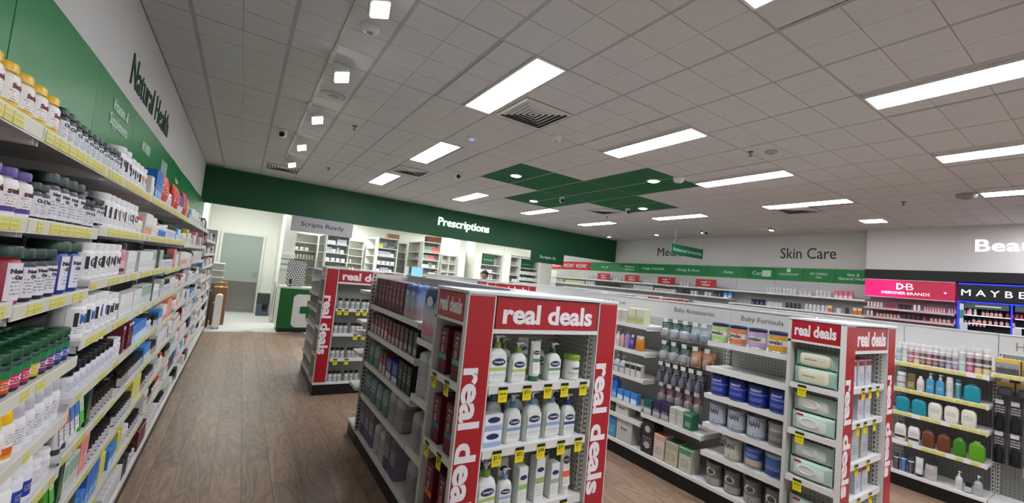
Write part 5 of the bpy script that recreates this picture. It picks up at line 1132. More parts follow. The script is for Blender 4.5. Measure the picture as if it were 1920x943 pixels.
WH = 'in the hair care bay'
y = 1.41
for c1, c2, n in (('#7a94b4', '#8aa4c4', 'blue'), ('#c8cc80', '#b8c8b4', 'lime'), ('#a83a6a', '#9a5a78', 'magenta'), ('#d0b860', '#a8787c', 'gold'), ('#5a2a20', '#6a4a44', 'brown'), ('#7a1c24', '#8a4a4c', 'red'), ('#5a0f1c', '#6a2a34', 'maroon'), ('#2a2c2c', '#4a4c4c', 'charcoal'), ('#8a7a8c', '#6a6472', 'mauve'), ('#8a5a8a', '#8a848c', 'violet')):
    place(aer(c1, c2), X3 + .06, y, 1.1685, -PI / 2, '%s hairspray can, top shelf' % n, WH); y -= .042 if len(n) < 0 else .043
for c1, c2, n in (('#90c0b0', '#a0b8b0', 'mint'), ('#b02a6a', '#8a4a60', 'hot pink'), ('#c8a850', '#5a4a44', 'honey'), ('#c8b878', '#4a4444', 'sand')):
    place(aer(c1, c2, .225), X3 + .06, y, 1.1685, -PI / 2, 'taller %s hairspray can, top shelf' % n, WH); y -= .05
k_tl, k_tw, k_tt = shp('#1d8a9c', '#2a4a54', .105, .155), shp('#d8d4c8', '#26262a', .095, .16, .055, pmat([(0, '#d8d4c8'), (.9, '#d8d4c8')], (.3, .75, 3), '#3a3a38')), pump('hair_serum_bottle', .058, .04, .19, '#3a8ab0', '#b8c0c0', pmat([(0, '#4494ba'), (.9, '#4494ba')], (.3, .6, 3), '#cde'), None)
k_tan, k_wb3 = box_(.055, .05, .15, '#7a6a40', [(0, '#8a7c50'), (.5, '#6a5a34')], nm='hair_oil_carton', ink='#ddc'), jar('hair_mask_tub', .035, .15, '#d0d0cc', pmat([(0, '#c8c8c8'), (.45, '#2a2a2c'), (.55, '#c8c8c8')], None), '#c8c8c8', .035, .033, None)
k_wsp = aero('mousse_can', .024, .18, pmat([(0, '#c8c8c8'), (.9, '#c8c8c8')], (.3, .6, 3), '#667'), '#d0d0d0'); k_tsp = aero('mousse_can', .02, .175, pmat([(0, '#2a7a84'), (.9, '#2a8a8c')], None), '#2a6a70')
k_brn, k_grn, k_whb = shp('#6a3c26', '#5a2f1e', .09, .16), shp('#3c7a20', '#4a8a28', .085, .16), shp('#d8d4d0', '#2a2430', .085, .17, .05, pmat([(0, '#2a242c'), (.25, '#d8d4d0')], (.4, .8, 3), '#5a4a5a'))
k_lim = shp('#5a9a24', '#6aaa30', .1, .165)
FG(X3, .92, .82, 1.42, [(k_wb3, 1, .012, 'white tub with black band, second shelf'), (k_tan, 1, .01, 'bronze hair oil carton, second shelf'), (k_bl1, 1, .01, 'cream small bottle, second shelf'), (k_tt, 2, .008, 'blue pump bottle, second shelf'), (k_wsp, 1, .01, 'white mousse can, second shelf'), (k_tsp, 1, .012, 'slim teal mousse can, second shelf'), (k_tl, 2, .008, 'round-shouldered teal shampoo bottle, second shelf')], WH, .02)
FG(X3, .698, .82, 1.42, [(k_tl, 2, .01, 'round-shouldered teal shampoo bottle, third shelf'), (k_tw, 4, .012, 'cream shampoo bottle with black cap, third shelf')], WH, .02)
FG(X3, .424, .82, 1.42, [(k_whb, 2, .012, 'white shampoo bottle with plum foot, fourth shelf'), (k_brn, 2, .012, 'brown shampoo bottle, fourth shelf'), (k_grn, 1, .012, 'dark green shampoo bottle, fourth shelf'), (k_lim, 1, .01, 'bright green shampoo bottle, fourth shelf')], WH, .02)
k_dks, k_bls2 = aero('mousse_can', .022, .15, pmat([(0, '#2a2a34'), (.9, '#2a2a34')], None), '#3a3a44'), aero('mousse_can', .022, .16, pmat([(0, '#2a5aa0'), (.9, '#3a6ab0')], None), '#2a3a60')
k_wtu, k_wbx, k_slp, k_cap = tubek('hair_cream_tube', .055, .17, '#d0d0d0', '#2a2a2c', pmat([(0, '#d0d0d0'), (.9, '#d0d0d0')], (.3, .7, 3), '#445')), jar('hair_mask_tub', .04, .17, '#202022', pmat([(0, '#b8b4b0'), (.9, '#b8b4b0')], (.2, .8, 4), '#667'), '#b8b4b0', .03, .036, None), pump('hair_serum_bottle', .05, .04, .17, '#a8acac', '#2a7a84', pmat([(0, '#a8acac'), (.9, '#a8acac')], (.3, .6, 3), '#556'), None), pump('hair_serum_bottle', .045, .04, .16, '#c4c4c4', '#c8c8c8', pmat([(0, '#c4c4c4'), (.9, '#c4c4c4')], (.3, .6, 3), '#778'), None)
FG(X3, .14, .82, 1.42, [(k_dks, 1, .008, 'dark mousse can, bottom shelf'), (k_bls2, 1, .008, 'blue mousse can, bottom shelf'), (k_dks, 1, .008, 'dark mousse can, bottom shelf, second'), (k_wtu, 1, .01, 'white cream tube with black cap, bottom shelf'), (k_wbx, 1, .12, 'beige tub with black lid, bottom shelf'), (k_cap, 1, .012, 'pale pump bottle, bottom shelf'), (k_blks, 1, .012, 'small black bottle, bottom shelf'), (k_slp, 2, .012, 'silver bottle with teal pump, bottom shelf')], WH, .02)
k_bag = hangpack('cosmetic_case_pack', .1, .13, pmat([(0, '#3a3c44'), (.4, '#8a8a90'), (.7, '#c8b050')], None), 0, '#6a6c74', .03); k_br = hangpack('hair_brush_pack', .075, .24, cardm('#26262a', '#3a3a3e'), 0, '#1c1c20', .04, kind=1); k_cp = hangpack('hair_clip_pack', .07, .15, cardm('#b8b8b4', '#7a2444'), 0, '#2a2a2c', .02)
WBk = 'in the hair brush bay'
for yy in (.74, .63, .5, .38): hooked(k_bag, 0, yy, 1.12, 'dark hair accessory pack, second row', WBk, xb=S3 - .02)
FG(X3, 1.205, .2, .78, [(box_(.14, .1, .13, '#b8a050', [(0, '#4a4a50'), (.4, '#8a8a90'), (.75, '#c8b050')], nm='hair_accessory_carton'), 3, .01, 'gold-topped hair accessory carton, top shelf')], WBk, .02)
for yy in (.77, .68): hooked(k_br, 0, yy, .93, 'long black brush pack, third row', WBk, n=1, xb=S3 - .02)
for yy in (.57, .48): hooked(k_cp, 0, yy, .96, 'pale clip pack, third row', WBk, n=1, xb=S3 - .02)
for yy in (.77, .68): hooked(k_br, 0, yy, .66, 'long black brush pack, fourth row', WBk, n=1, xb=S3 - .02)
for yy in (.57, .48): hooked(k_cp, 0, yy, .74, 'pale clip pack, fourth row', WBk, n=1, xb=S3 - .02)
for yy in (.6, .5): hooked(k_cp, 0, yy, .5, 'plum clip pack, fifth row', WBk, n=1, xb=S3 - .02)

# ------------------------------------------------------------------ gondolas further back
def farbay(x, y0, y1, lab, seed, levels=(1.25, 1.0, .74, .46)):
    gside(x, x + .33, y0, y1, list(levels), lab, seed)
farbay(.885, 5.785, 6.75, 'far gondola bay facing the aisle behind the black-capped bottles tower', 31, (1.36, 1.16, .95, .74, .53, .32))
k_f1, k_f2, k_f3 = box_(.1, .09, .14, '#8a8c90', [(0, '#a8a8ac'), (.5, '#3c3c46')]), box_(.09, .09, .13, '#b8b8b8', [(0, '#c0c0c0'), (.5, '#8a8a94')]), box_(.1, .08, .11, '#c4c4cc', [(0, '#b8b8c8'), (.4, '#4a5aa0')])
for si, z in enumerate((1.36, 1.16, .95, .74, .53, .32, .14)):
    kk = (k_f3, k_f2, k_f1, k_f1, k_f2, k_f2, k_f1)[si]
    FG(.885, z, 5.8, 6.73, [(kk, 7, .02, ('lilac-blue', 'grey', 'dark grey', 'dark grey', 'grey', 'grey', 'dark grey')[si] + ' carton, %s shelf' % SHN[si])], 'of the far aisle gondola', .02, True)
for x, n in ((3.25, 'second'), (5.6, 'third'), (7.25, 'fourth')):
    t = empty('low_gondola', (x, 0, 0)); bx('spine', .28, .36, 5.785, 9.0, 0, ZT, HDR, t); bx('top_cap', .27, .37, 5.78, 9.0, ZT, ZT + .012, WHITE, t); bx('base', 0, .64, 5.785, 9.0, 0, .14, DKBASE, t)
    for z in (1.25, .95, .65, .35): bx('shelf', 0, .28, 5.79, 8.99, z - .03, z, WHITE, t)
    tag(t, 'low far gondola in the %s row behind the real deals tower' % n, 'gondola')
FG(3.25, 1.25, 5.8, 8.9, [(k_f1, 6, .03, 'dark grey carton'), (k_bxwr, 8, .05, 'white carton with crimson band'), (k_bxdk, 6, .05, 'charcoal carton'), (k_blk, 8, .04, 'white pill bottle with black cap')], 'on the far second-row gondola', .02, True)

# ------------------------------------------------------------------ medicines and skin care wall
RX = 10.2
for i in range(11):
    y0 = 3.13 + .9 * i; y1 = y0 + .895
    lv = [1.868, 1.56 if y0 < 5.5 else 1.662, 1.4, 1.16, .9, .64, .38]
    t = bay('wall_shelving_bay', (RX, (y0 + y1) / 2, 0), -PI / 2, y1 - y0, .35, 2.18, lv, None, 'shelving bay', .14, mat('#a9aaa8', .6), 0, header=1.9, seed=40 + i)
    reg(t, 'white wall shelving bay below the green section signs', 'at the far wall', 'shelving bay')
k_m = [box_(.07, .07, .1, '#d4d2d2', [(0, '#dcdada'), (.6, '#c8c4cc')]), box_(.09, .07, .09, '#d8d8d8', [(0, '#dedcdc'), (.5, '#a83a4a'), (.65, '#dedcdc')]), box_(.08, .07, .13, '#24264a', [(0, '#2c2e5c'), (.5, '#1e2040')], ink='#ccd'), box_(.09, .07, .13, '#3a8ad0', [(0, '#cfe0f0'), (.4, '#3a8ad0')], ink='#fff'),
       jar('medicine_bottle', .03, .13, '#e0e0e0', pmat([(0, '#d8d8dc'), (.9, '#d8d8dc')], (.2, .7, 3), '#889'), '#dcdce0', .025, .024, None), jar('medicine_bottle', .028, .12, '#d8cca0', pmat([(0, '#d4ccb0'), (.9, '#d4ccb0')], None), '#d8d2c0', .03, .022, None), jar('medicine_bottle', .03, .12, '#1a1a1c', pmat([(0, '#38383c'), (.9, '#38383c')], None), '#2a2a2e', .025, .025, None),
       box_(.07, .06, .15, '#d8788a', [(0, '#e8e0e0'), (.3, '#d87088')], ink='#fff'), box_(.07, .06, .14, '#d88a4a', [(0, '#d0843c'), (.6, '#e8d0b0')], ink='#333')]
LM = ['small white carton', 'white carton with red band', 'navy carton', 'sky blue carton', 'white medicine bottle', 'cream medicine bottle', 'black medicine bottle', 'pink carton', 'orange carton']
def FR(z, y1, items, where):
    y = y1
    for q, n, g in items:
        k = k_m[q]
        for _ in range(n):
            place(k, RX + .02 + k.d / 2 + .03, y - k.w / 2, z + .0005, -PI / 2, LM[q], where, 1, True); y -= k.w + g
        y -= .06
W1, W2 = 'on the far wall top shelf', 'on the far wall second shelf'
FR(1.868, 11.0, [(4, 6, .04)], W1); FR(1.868, 9.75, [(0, 3, .05), (1, 2, .04)], W1); FR(1.868, 8.55, [(1, 6, .01)], W1); FR(1.868, 7.25, [(0, 3, .03)], W1); FR(1.868, 5.0, [(4, 9, .012), (0, 3, .01), (4, 4, .01), (7, 4, .01)], W1)
FR(1.662, 12.7, [(4, 4, .06), (5, 14, .02), (4, 5, .03)], W2); FR(1.662, 10.5, [(6, 12, .03)], W2); FR(1.662, 8.9, [(4, 10, .015), (1, 7, .01)], W2); FR(1.662, 7.2, [(6, 3, .02), (0, 2, .03)], W2); FR(1.662, 6.5, [(0, 2, .03), (2, 2, .02), (3, 2, .02)], W2)
FR(1.56, 5.3, [(2, 3, .02), (0, 4, .01), (6, 4, .02), (4, 6, .015)], W2 + ' beside skin care'); FR(1.56, 3.75, [(8, 1, .02), (0, 1, .01), (6, 1, .01), (8, 2, .01)], W2 + ' beside skin care')

# ------------------------------------------------------------------ beauty wall
bx_ = bx('fascia_band', 10.1, 10.449, -.6, 3.118, 2.29, 2.459, mat('#0a090a', .5)); tag(bx_, 'black fascia band below the white beauty wall', 'fascia')
t = empty('brand_sign', (10.14, 2.505, 2.115), -PI / 2)
def dbm():
    n = NT('pink_sign'); v, o = n.coord('Generated'); rp = n.n('ShaderNodeValToRGB'); e = rp.color_ramp.elements
    e[0].position = .3; e[0].color = lin('#f01078'); e[1].position = .55; e[1].color = lin('#a81440'); n.l(o[0], rp.inputs[0]); n.l(rp.outputs[0], n.b.inputs['Base Color']); n.b.inputs['Roughness'].default_value = .35
    n.l(rp.outputs[0], n.b.inputs['Emission Color']); n.b.inputs['Emission Strength'].default_value = .35
    return n.m
bx('panel', -.61, .61, 0, .06, -.165, .165, dbm(), t, .003); bx('edge_strip', -.61, .61, -.003, .0, .155, .168, mat('#f0d0dc', .4), t); bx('edge_strip', -.61, .61, -.003, 0, -.168, -.158, mat('#f0d0dc', .4), t)
WT = mat('#fff4f8', .5, 0, .6)
obj('lettering', text_mesh('D', .1, .115, .03, .004), WT, t, (-.1, -.001, .045)); obj('lettering', text_mesh('B', .1, .115, -.012, .004), WT, t, (.035, -.001, .045)); bx('logo_bar', -.06, .0, -.004, 0, .038, .05, WT, t)
obj('lettering', text_mesh('DESIGNER', .34, .05, .02, .003), WT, t, (-.19, -.001, -.075)); obj('lettering', text_mesh('BRANDS', .3, .05, -.005, .003), WT, t, (.15, -.001, -.078)); obj('small_heart', MB().loft([[(.0, -.001, -.02), (.018, -.001, 0), (.01, -.001, .014), (0, -.001, .006), (-.01, -.001, .014), (-.018, -.001, 0)], [(.0, -.003, -.02), (.018, -.003, 0), (.01, -.003, .014), (0, -.003, .006), (-.01, -.003, .014), (-.018, -.003, 0)]]).mesh('small_heart'), WT, t, (.49, 0, -.03))
tag(t, 'pink to crimson brand sign with two large white initials in the beauty corner', 'sign')
t = bay('cosmetics_bay', (10.12, 2.505, 0), -PI / 2, 1.22, .33, 1.94, [1.745, 1.575, 1.3, 1.0, .7, .4], 'cosmetics shelving bay under the pink brand sign', 'shelving bay', .14, mat('#8a8488', .5), 0, dk=mat('#c8a8b0', .4), post=False)
k_cos = [jar('cosmetic_bottle', .02, .09, '#1c1a1c', pmat([(0, '#c89a8c'), (.9, '#c89a8c')], None), '#c89a8c', .03, .016, None), jar('cosmetic_bottle', .018, .1, '#d8d4d4', pmat([(0, '#d8d0d0'), (.9, '#d8d0d0')], None), '#d8d0d0', .04, .016, None), jar('cosmetic_bottle', .02, .07, '#8a1c34', pmat([(0, '#a83a50'), (.9, '#a83a50')], None), '#a83a50', .03, .018, None), box_(.05, .05, .09, '#2a1c28', [(0, '#3a2438'), (.6, '#1c1420')], nm='cosmetic_carton'), jar('lipstick', .012, .08, '#d88a94', None, '#e0b0b4', .04, .011, None, cat='lipstick')]
LC = ['peach foundation bottle with black cap', 'pale cosmetic bottle', 'crimson cosmetic bottle', 'dark cosmetic carton', 'pink lipstick']
def FC(z, y1, items, where, x=10.12):
    y = y1
    for q, n, g in items:
        for _ in range(n): place(k_cos[q], x + .03 + k_cos[q].d / 2, y - k_cos[q].w / 2, z + .0005, -PI / 2, LC[q], where, 1, True); y -= k_cos[q].w + g
        y -= .03
FC(1.745, 3.08, [(1, 5, .012), (2, 3, .01), (3, 3, .01), (1, 2, .02), (4, 8, .01), (4, 8, .012)], 'on the upper pink shelf'); FC(1.575, 3.08, [(1, 2, .02), (0, 7, .01), (3, 4, .01), (2, 1, .02), (0, 5, .012), (4, 9, .018)], 'on the lower pink shelf')
# black cosmetics stand with blue light strips
LED = mat('#1626e8', .4, 0, 2.2); BK = mat('#0e0e12', .35)
t = empty('cosmetics_stand', (10.12, .62, 0), -PI / 2); w = 2.48
bx('body', -w / 2, w / 2, .24, .33, 0, 2.28, BK, t); bx('sign_box', -w / 2 + .01, w / 2, 0, .24, 1.985, 2.25, BK, t)
for z in (2.252, 1.955): bx('light_strip', -w / 2, w / 2, -.004, .02, z, z + .018, LED, t)
for x in (-w / 2, -w / 2 + .58, -w / 2 + 1.3): bx('light_strip', x, x + .015, -.004, .02, 1.5, 1.955, LED, t)
letters('M A Y B E L L I N E', t, 1.33, .1, mat('#e8f4f4', .5, 0, .9), (-.535, -.001, 2.115), 0, .0, .004)
GH = mat('#4a5450', .4)
for x0 in (-w / 2 + .08, -w / 2 + .62, -w / 2 + 1.34):
    bx('shelf_header', x0, x0 + .48, .01, .03, 1.86, 1.95, GH, t); bx('header_print', x0 + .12, x0 + .4, .006, .01, 1.895, 1.912, mat('#e4e8e4', .5), t)
    for z in (1.75, 1.62): bx('shelf', x0, x0 + .5, .02, .24, z - .012, z, mat('#3a4048', .3), t); bx('shelf_light', x0, x0 + .5, .014, .02, z - .012, z, mat('#dfe6f4', .5, 0, .8), t)
bx('tester_card', -w / 2 + .03, -w / 2 + .12, -.006, .0, 1.5, 1.62, mat('#b8c8cc', .5), t); bx('tester_card', -w / 2 + .6, -w / 2 + .69, -.006, 0, 1.49, 1.61, mat('#c0b8c4', .5), t)
bx('counter', -w / 2, w / 2, -.02, .24, 1.42, 1.5, mat('#1a1a1e', .3), t); bx('base', -w / 2, w / 2, 0, .24, 0, 1.42, mat('#141418', .4), t)
bx('colour_card', -w / 2 + .024, -w / 2 + .07, .0, .02, 1.55, 1.93, pmat([(0, '#c8ccd0'), (.35, '#3a8a80'), (.72, '#d0d8d4')], None), t)
tag(t, 'black cosmetics stand edged with blue light strips in the beauty corner', 'display stand')
FC(1.75, 1.74, [(1, 2, .02), (0, 5, .006), (2, 4, .006), (1, 9, .005)], 'on the blue-lit stand'); FC(1.62, 1.7, [(0, 8, .02)], 'on the lower blue-lit shelf')

# ------------------------------------------------------------------ dispensary behind the header
def cab(name, x0, x1, y, d, zt, lv, lab, rz=0, gap=0, back='#c2c4bc', side='#d2d2cc'):
    """open shelf cabinet: local x along its width, front at y=0 facing -y"""
    w = x1 - x0; t = empty(name, ((x0 + x1) / 2, y, 0), rz) if rz == 0 else empty(name, (y, (x0 + x1) / 2, 0), rz)
    m = mat(side, .5)
    for sx in (-1, 1): bx('side_panel', sx * w / 2 - (.02 if sx > 0 else 0), sx * w / 2 + (.02 if sx < 0 else 0), 0, d, 0, zt, m, t)
    bx('back_panel', -w / 2, w / 2, d - .012, d, 0, zt, mat(back, .6), t); bx('top_panel', -w / 2, w / 2, 0, d, zt, zt + .022, m, t)
    for z in lv: bx('shelf', -w / 2 + .02, w / 2 - .02, 0, d - .012, z - .02, z, m, t)
    tag(t, lab, 'cabinet'); return t
LVD = [2.1, 1.85, 1.6, 1.35, 1.1, .8, .5, .1]
cab('shelf_cabinet', 1.1, 1.97, 14.5, .35, 2.36, LVD, 'dispensary shelf cabinet behind the scripts ready sign')
FINS = [(1.99, 2.62, 2.34, 'first', LVD), (3.45, 4.08, 2.46, 'second', [z + .06 for z in LVD]), (4.9, 5.5, 2.52, 'third', [z + .1 for z in LVD])]
for x0, x1, zt, n, lv in FINS:
    cab('shelf_cabinet', x0, x1, 13.0, .33, zt, lv, '%s stocked dispensary cabinet facing the shop' % n, 0, 0, '#a9adb4')
    cab('shelf_cabinet', 13.36, 14.45, x0, .3, zt, lv, '%s dispensary cabinet turned sideways behind a stocked one' % n, -PI / 2)
    cab('shelf_cabinet', x1 + .05, x1 + .78, 14.5, .35, zt, lv, '%s nearly empty dispensary cabinet set back against the rear wall' % n)
k_d = [box_(.1, .12, .1, '#dcdce0', [(0, '#e0e0e4'), (.9, '#e0e0e4')], nm='medicine_carton'), box_(.06, .1, .15, '#d0d4dc', [(0, '#d4d8e0'), (.5, '#9aa8c4')], nm='medicine_carton'), box_(.05, .1, .16, '#7a9a8a', [(0, '#a8b8ac'), (.5, '#6a9080')], nm='medicine_carton'), box_(.05, .1, .16, '#c87870', [(0, '#d89088'), (.5, '#b8504c')], nm='medicine_carton'), box_(.12, .12, .12, '#c8d04a', [(0, '#d4dc60'), (.5, '#c0c840')], nm='medicine_carton'), jar('medicine_bottle', .028, .12, '#e4e4e0', None, '#c8c4bc', .025, .024, None), box_(.05, .1, .16, '#6a6468', [(0, '#8a8488'), (.5, '#4a4448')], nm='medicine_carton')]
LD = ['white carton', 'pale blue carton', 'green-grey carton', 'red carton', 'lime carton', 'small beige bottle', 'dark carton']
def FD(x0, x1, y, z, items, where):
    x = x0 + .03
    for q, n, g in items:
        for _ in range(n):
            k = k_d[q]
            if x + k.w > x1 - .025: return
            place(k, x + k.w / 2, y + .02 + k.d / 2, z + .0005, 0, LD[q], where, 1, True); x += k.w + g
WD = 'in the %s dispensary cabinet, %s shelf'
for n, x0, x1, rows in (('first', 1.99, 2.62, [[(0, 1, .01), (0, 1, .05), (1, 3, .005), (1, 4, .004)], [(1, 2, .01), (0, 1, .03), (1, 1, .03), (0, 1, .02)], [(0, 4, .04)], [(0, 4, .04)]]), ('second', 3.45, 4.08, [[(4, 1, .15), (6, 4, .004)], [(1, 6, .004), (0, 1, .1)], [(0, 4, .04)], [(0, 1, .03), (1, 3, .02), (0, 2, .03)]]), ('third', 4.9, 5.5, [[(2, 5, .005), (3, 5, .004)], [(2, 3, .006), (3, 4, .004), (6, 2, .004)], [(0, 2, .01), (2, 2, .01), (0, 2, .01)], [(6, 4, .01), (0, 2, .01), (2, 2, .01)]])):
    lv = {'first': FINS[0], 'second': FINS[1], 'third': FINS[2]}[n][4]
    for i, r in enumerate(rows): FD(x0, x1, 13.0, lv[i], r, WD % (n, SHN[i]))
FD(1.3, 2.0, 14.5, 1.85, [(0, 1, .05), (0, 2, .04)], 'in the scripts ready cabinet'); FD(1.3, 2.0, 14.5, 1.6, [(5, 7, .03)], 'in the scripts ready cabinet'); FD(2.67, 3.4, 14.5, 1.6, [(5, 4, .04)], 'in the first rear cabinet'); FD(2.67, 3.4, 14.5, 1.35, [(5, 5, .04)], 'in the first rear cabinet, lower shelf')
def cbox(x0, x1, y0, y1, z0, z1, lab, cat='box', m=CARD):
    t = empty('cardboard_box', ((x0 + x1) / 2, (y0 + y1) / 2, z0)); w, d, h = (x1 - x0) / 2, (y1 - y0) / 2, z1 - z0
    bx('carton_body', -w, w, -d, d, 0, h, m, t, .004); bx('flap', -w, -.004, -d, d, h, h + .006, m, t); bx('flap', .004, w, -d, d, h, h + .006, m, t); bx('tape', -.03, .03, -d - .0015, d + .0015, h + .006, h + .008, mat('#b89a70', .3), t)
    tag(t, lab, cat)
cbox(3.72, 4.08, 13.02, 13.3, 2.484, 2.62, 'brown cardboard box on top of the second dispensary cabinet'); cbox(5.02, 5.5, 13.02, 13.3, 2.544, 2.72, 'larger brown cardboard box on top of the third dispensary cabinet', m=mat('#6f4534', .8))
# pigeonhole unit
t = empty('pigeonhole_unit', (5.85, 13.0, 0)); m = mat('#d4d4ce', .5)
bx('back_panel', -.27, .27, .24, .26, 0, 2.17, mat('#bfc1ba', .6), t)
for x in (-.28, -.01, .26): bx('divider', x, x + .02, 0, .24, .0, 2.18, m, t)
for z in (2.16, 1.88, 1.6, 1.32, 1.04, .7): bx('shelf', -.28, .28, 0, .24, z, z + .02, m, t)
tag(t, 'empty white pigeonhole unit right of the red carton shelves', 'cabinet')
pn = struct(bx('wall_rear', 6.16, 6.4, 12.9, 14.9, 0, 3.0, RW))
cab('shelf_cabinet', 6.34, 6.78, 13.6, .3, 2.4, [2.25, 2.0, 1.75, 1.5, 1.25, .9, .5], 'narrow empty dispensary cabinet between white partitions')
struct(bx('wall_rear', 6.78, 7.05, 12.95, 14.9, 0, 3.0, RW)); struct(bx('wall_rear', 7.94, 8.27, 12.95, 14.9, 0, 3.0, RW)); struct(bx('wall_rear', 7.05, 7.94, 12.97, 13.3, 2.42, 3.0, RW)); struct(bx('wall_rear', 8.27, 9.6, 12.97, 13.3, 2.47, 3.0, RW)); struct(bx('wall_rear', 9.62, 10.19, 12.95, 13.1, 0, 3.0, RW))
cab('shelf_cabinet', 7.06, 7.93, 13.0, .34, 2.4, [2.02, 1.75, 1.52, 1.3, 1.0, .6, .1], 'dispensary cabinet with a green panel above a worker', 0, 0, '#a6a8a2')
g = bx('green_shelf_sign', 7.1, 7.6, 13.02, 13.04, 2.03, 2.38, DKGREEN); obj('lettering', text_mesh('COMPOUNDING', .4, .04, 0, .002), mat('#bcd8c8', .5), g, (7.35, 13.019, 2.19)); tag(g, 'dark green sign panel inside the cabinet above the worker', 'sign')
FD(7.06, 7.93, 13.0, 1.75, [(0, 4, .02)], 'above the worker'); FD(7.06, 7.93, 13.0, 1.52, [(1, 5, .05)], 'beside the worker')
cab('shelf_cabinet', 8.28, 8.72, 13.0, .34, 2.4, [2.1, 1.75, 1.5, 1.25, .9, .5], 'grey dispensary cabinet between two white columns', 0, 0, '#9a9c9a')
FD(8.28, 8.72, 13.0, 1.5, [(6, 2, .02), (0, 2, .02)], 'in the grey cabinet between columns')
cab('shelf_cabinet', 8.74, 9.6, 13.0, .34, 2.4, [2.06, 1.83, 1.6, 1.36, 1.1, .7], 'dispensary cabinet with rows of white boxes below the scripts in sign', 0, 0, '#8a949c')
g = bx('green_shelf_sign', 8.77, 9.3, 13.02, 13.04, 2.07, 2.38, DKGREEN); obj('lettering', text_mesh('BULK STOCK', .4, .035, 0, .002), mat('#a8c8b8', .5), g, (9.03, 13.019, 2.19)); tag(g, 'dark green sign panel above the rows of white boxes', 'sign')
for i, z in enumerate((1.83, 1.6, 1.36)): FD(8.74, 9.6, 13.0, z, [(0, 6, .03)], 'below scripts in, %s row' % SHN[i])
# dispensary counter
t = empty('dispensary_counter', (.77, 10.12, 0)); CG = mat('#0a5a22', .4)
bx('front_panel', 0, 2.2, 0, .03, .08, .93, CG, t); bx('side_panel', 0, .03, .03, .62, .08, .93, mat('#c8cac4', .5), t); bx('plinth', .02, 2.2, .03, .62, 0, .08, mat('#141a16', .5), t); bx('counter_top', -.01, 2.22, -.01, .64, .93, .965, mat('#c4c0b4', .35), t, .003)
def rrect(x0, x1, z0, z1, r, n=6):
    P = []
    for cx, cz, a in ((x1 - r, z1 - r, 0), (x0 + r, z1 - r, PI / 2), (x0 + r, z0 + r, PI), (x1 - r, z0 + r, 1.5 * PI)):
        P += [(cx + r * math.cos(a + PI / 2 * i / n), cz + r * math.sin(a + PI / 2 * i / n)) for i in range(n + 1)]
    return P
P = rrect(.27, .97, .11, .82, .1); lg = obj('logo_plate', MB().loft([[(x, -.001, z) for x, z in P], [(x, -.012, z) for x, z in P]], mat('#d2d0cc', .45)).mesh('logo_plate'), None, t)
mb = MB(); mb.box(.415, .825, -.016, -.0121, .41, .56, CG); mb.box(.545, .695, -.016, -.0121, .28, .41, CG); mb.box(.545, .695, -.016, -.0121, .56, .69, CG); obj('cross', mb.mesh('cross'), None, lg)
tag(t, 'green dispensary counter with a white rounded plate and green cross', 'counter')
t = empty('bench_counter', (3.1, 10.5, 0)); bx('front_panel', 0, 6.4, 0, .03, 0, .9, mat('#cfd0cc', .5), t); bx('counter_top', -.02, 6.42, -.02, .65, .9, .94, mat('#d8d8d4', .4), t)
tag(t, 'long pale dispensary bench below the prescriptions sign', 'counter')
bs = bx('bench_screen', 3.1, 9.5, 10.45, 10.472, 0, 1.36, mat('#cacbc9', .5)); tag(bs, 'low pale screen along the front of the dispensary bench', 'screen')
# patterned screen on the counter
t = empty('counter_screen', (1.06, 10.45, .966))
P = rrect(-.19, .19, 0, .58, .07); gl = mat('#7f8582', .25, 0, 0, 0, .7)
obj('pane', MB().loft([[(x, 0, z) for x, z in P], [(x, .008, z) for x, z in P]], gl).mesh('pane'), None, t)
for i in range(8):
    for j in range(13):
        x = -.17 + .052 * i + (.026 if j % 2 else 0); z = .03 + .043 * j
        if abs(x) < .172 and z < .55: obj('diamond', cached('dia', lambda: MB().loft([[(.017, 0, 0), (0, 0, .017), (-.017, 0, 0), (0, 0, -.017)], [(.017, -.002, 0), (0, -.002, .017), (-.017, -.002, 0), (0, -.002, -.017)]], mat('#f4f6f4', .5)).mesh('diamond')), None, t, (x, -.001, z))
tag(t, 'grey screen with white diamond dots standing on the dispensary counter', 'screen')
t = empty('card_reader', (.95, 10.3, .966)); bx('foot', -.04, .04, -.03, .03, 0, .012, BLACK, t); obj('stem', MB().tube([(0, 0, .012), (0, 0, .07)], .01, BLACK).mesh('stem'), None, t); b = bx('reader', -.025, .025, -.012, .012, .07, .165, BLACK, t, .004)
tag(t, 'small black card reader on the green dispensary counter', 'card reader')
for x, c, w, lab in ((3.95, '#7fb8e8', .3, 'bright blue-white monitor on the dispensary bench'), (3.66, '#cfe0e0', .1, 'narrow pale acrylic holder beside the blue monitor')):
    t = empty('monitor' if w > .2 else 'acrylic_holder', (x, 10.75, .94)); bx('stand', -.03, .03, -.03, .03, 0, .48, GREY, t); bx('screen', -w / 2, w / 2, -.02, .02, .46, .72, mat(c, .3, 0, .5 if w > .2 else 0), t, .004); tag(t, lab, 'monitor' if w > .2 else 'holder')
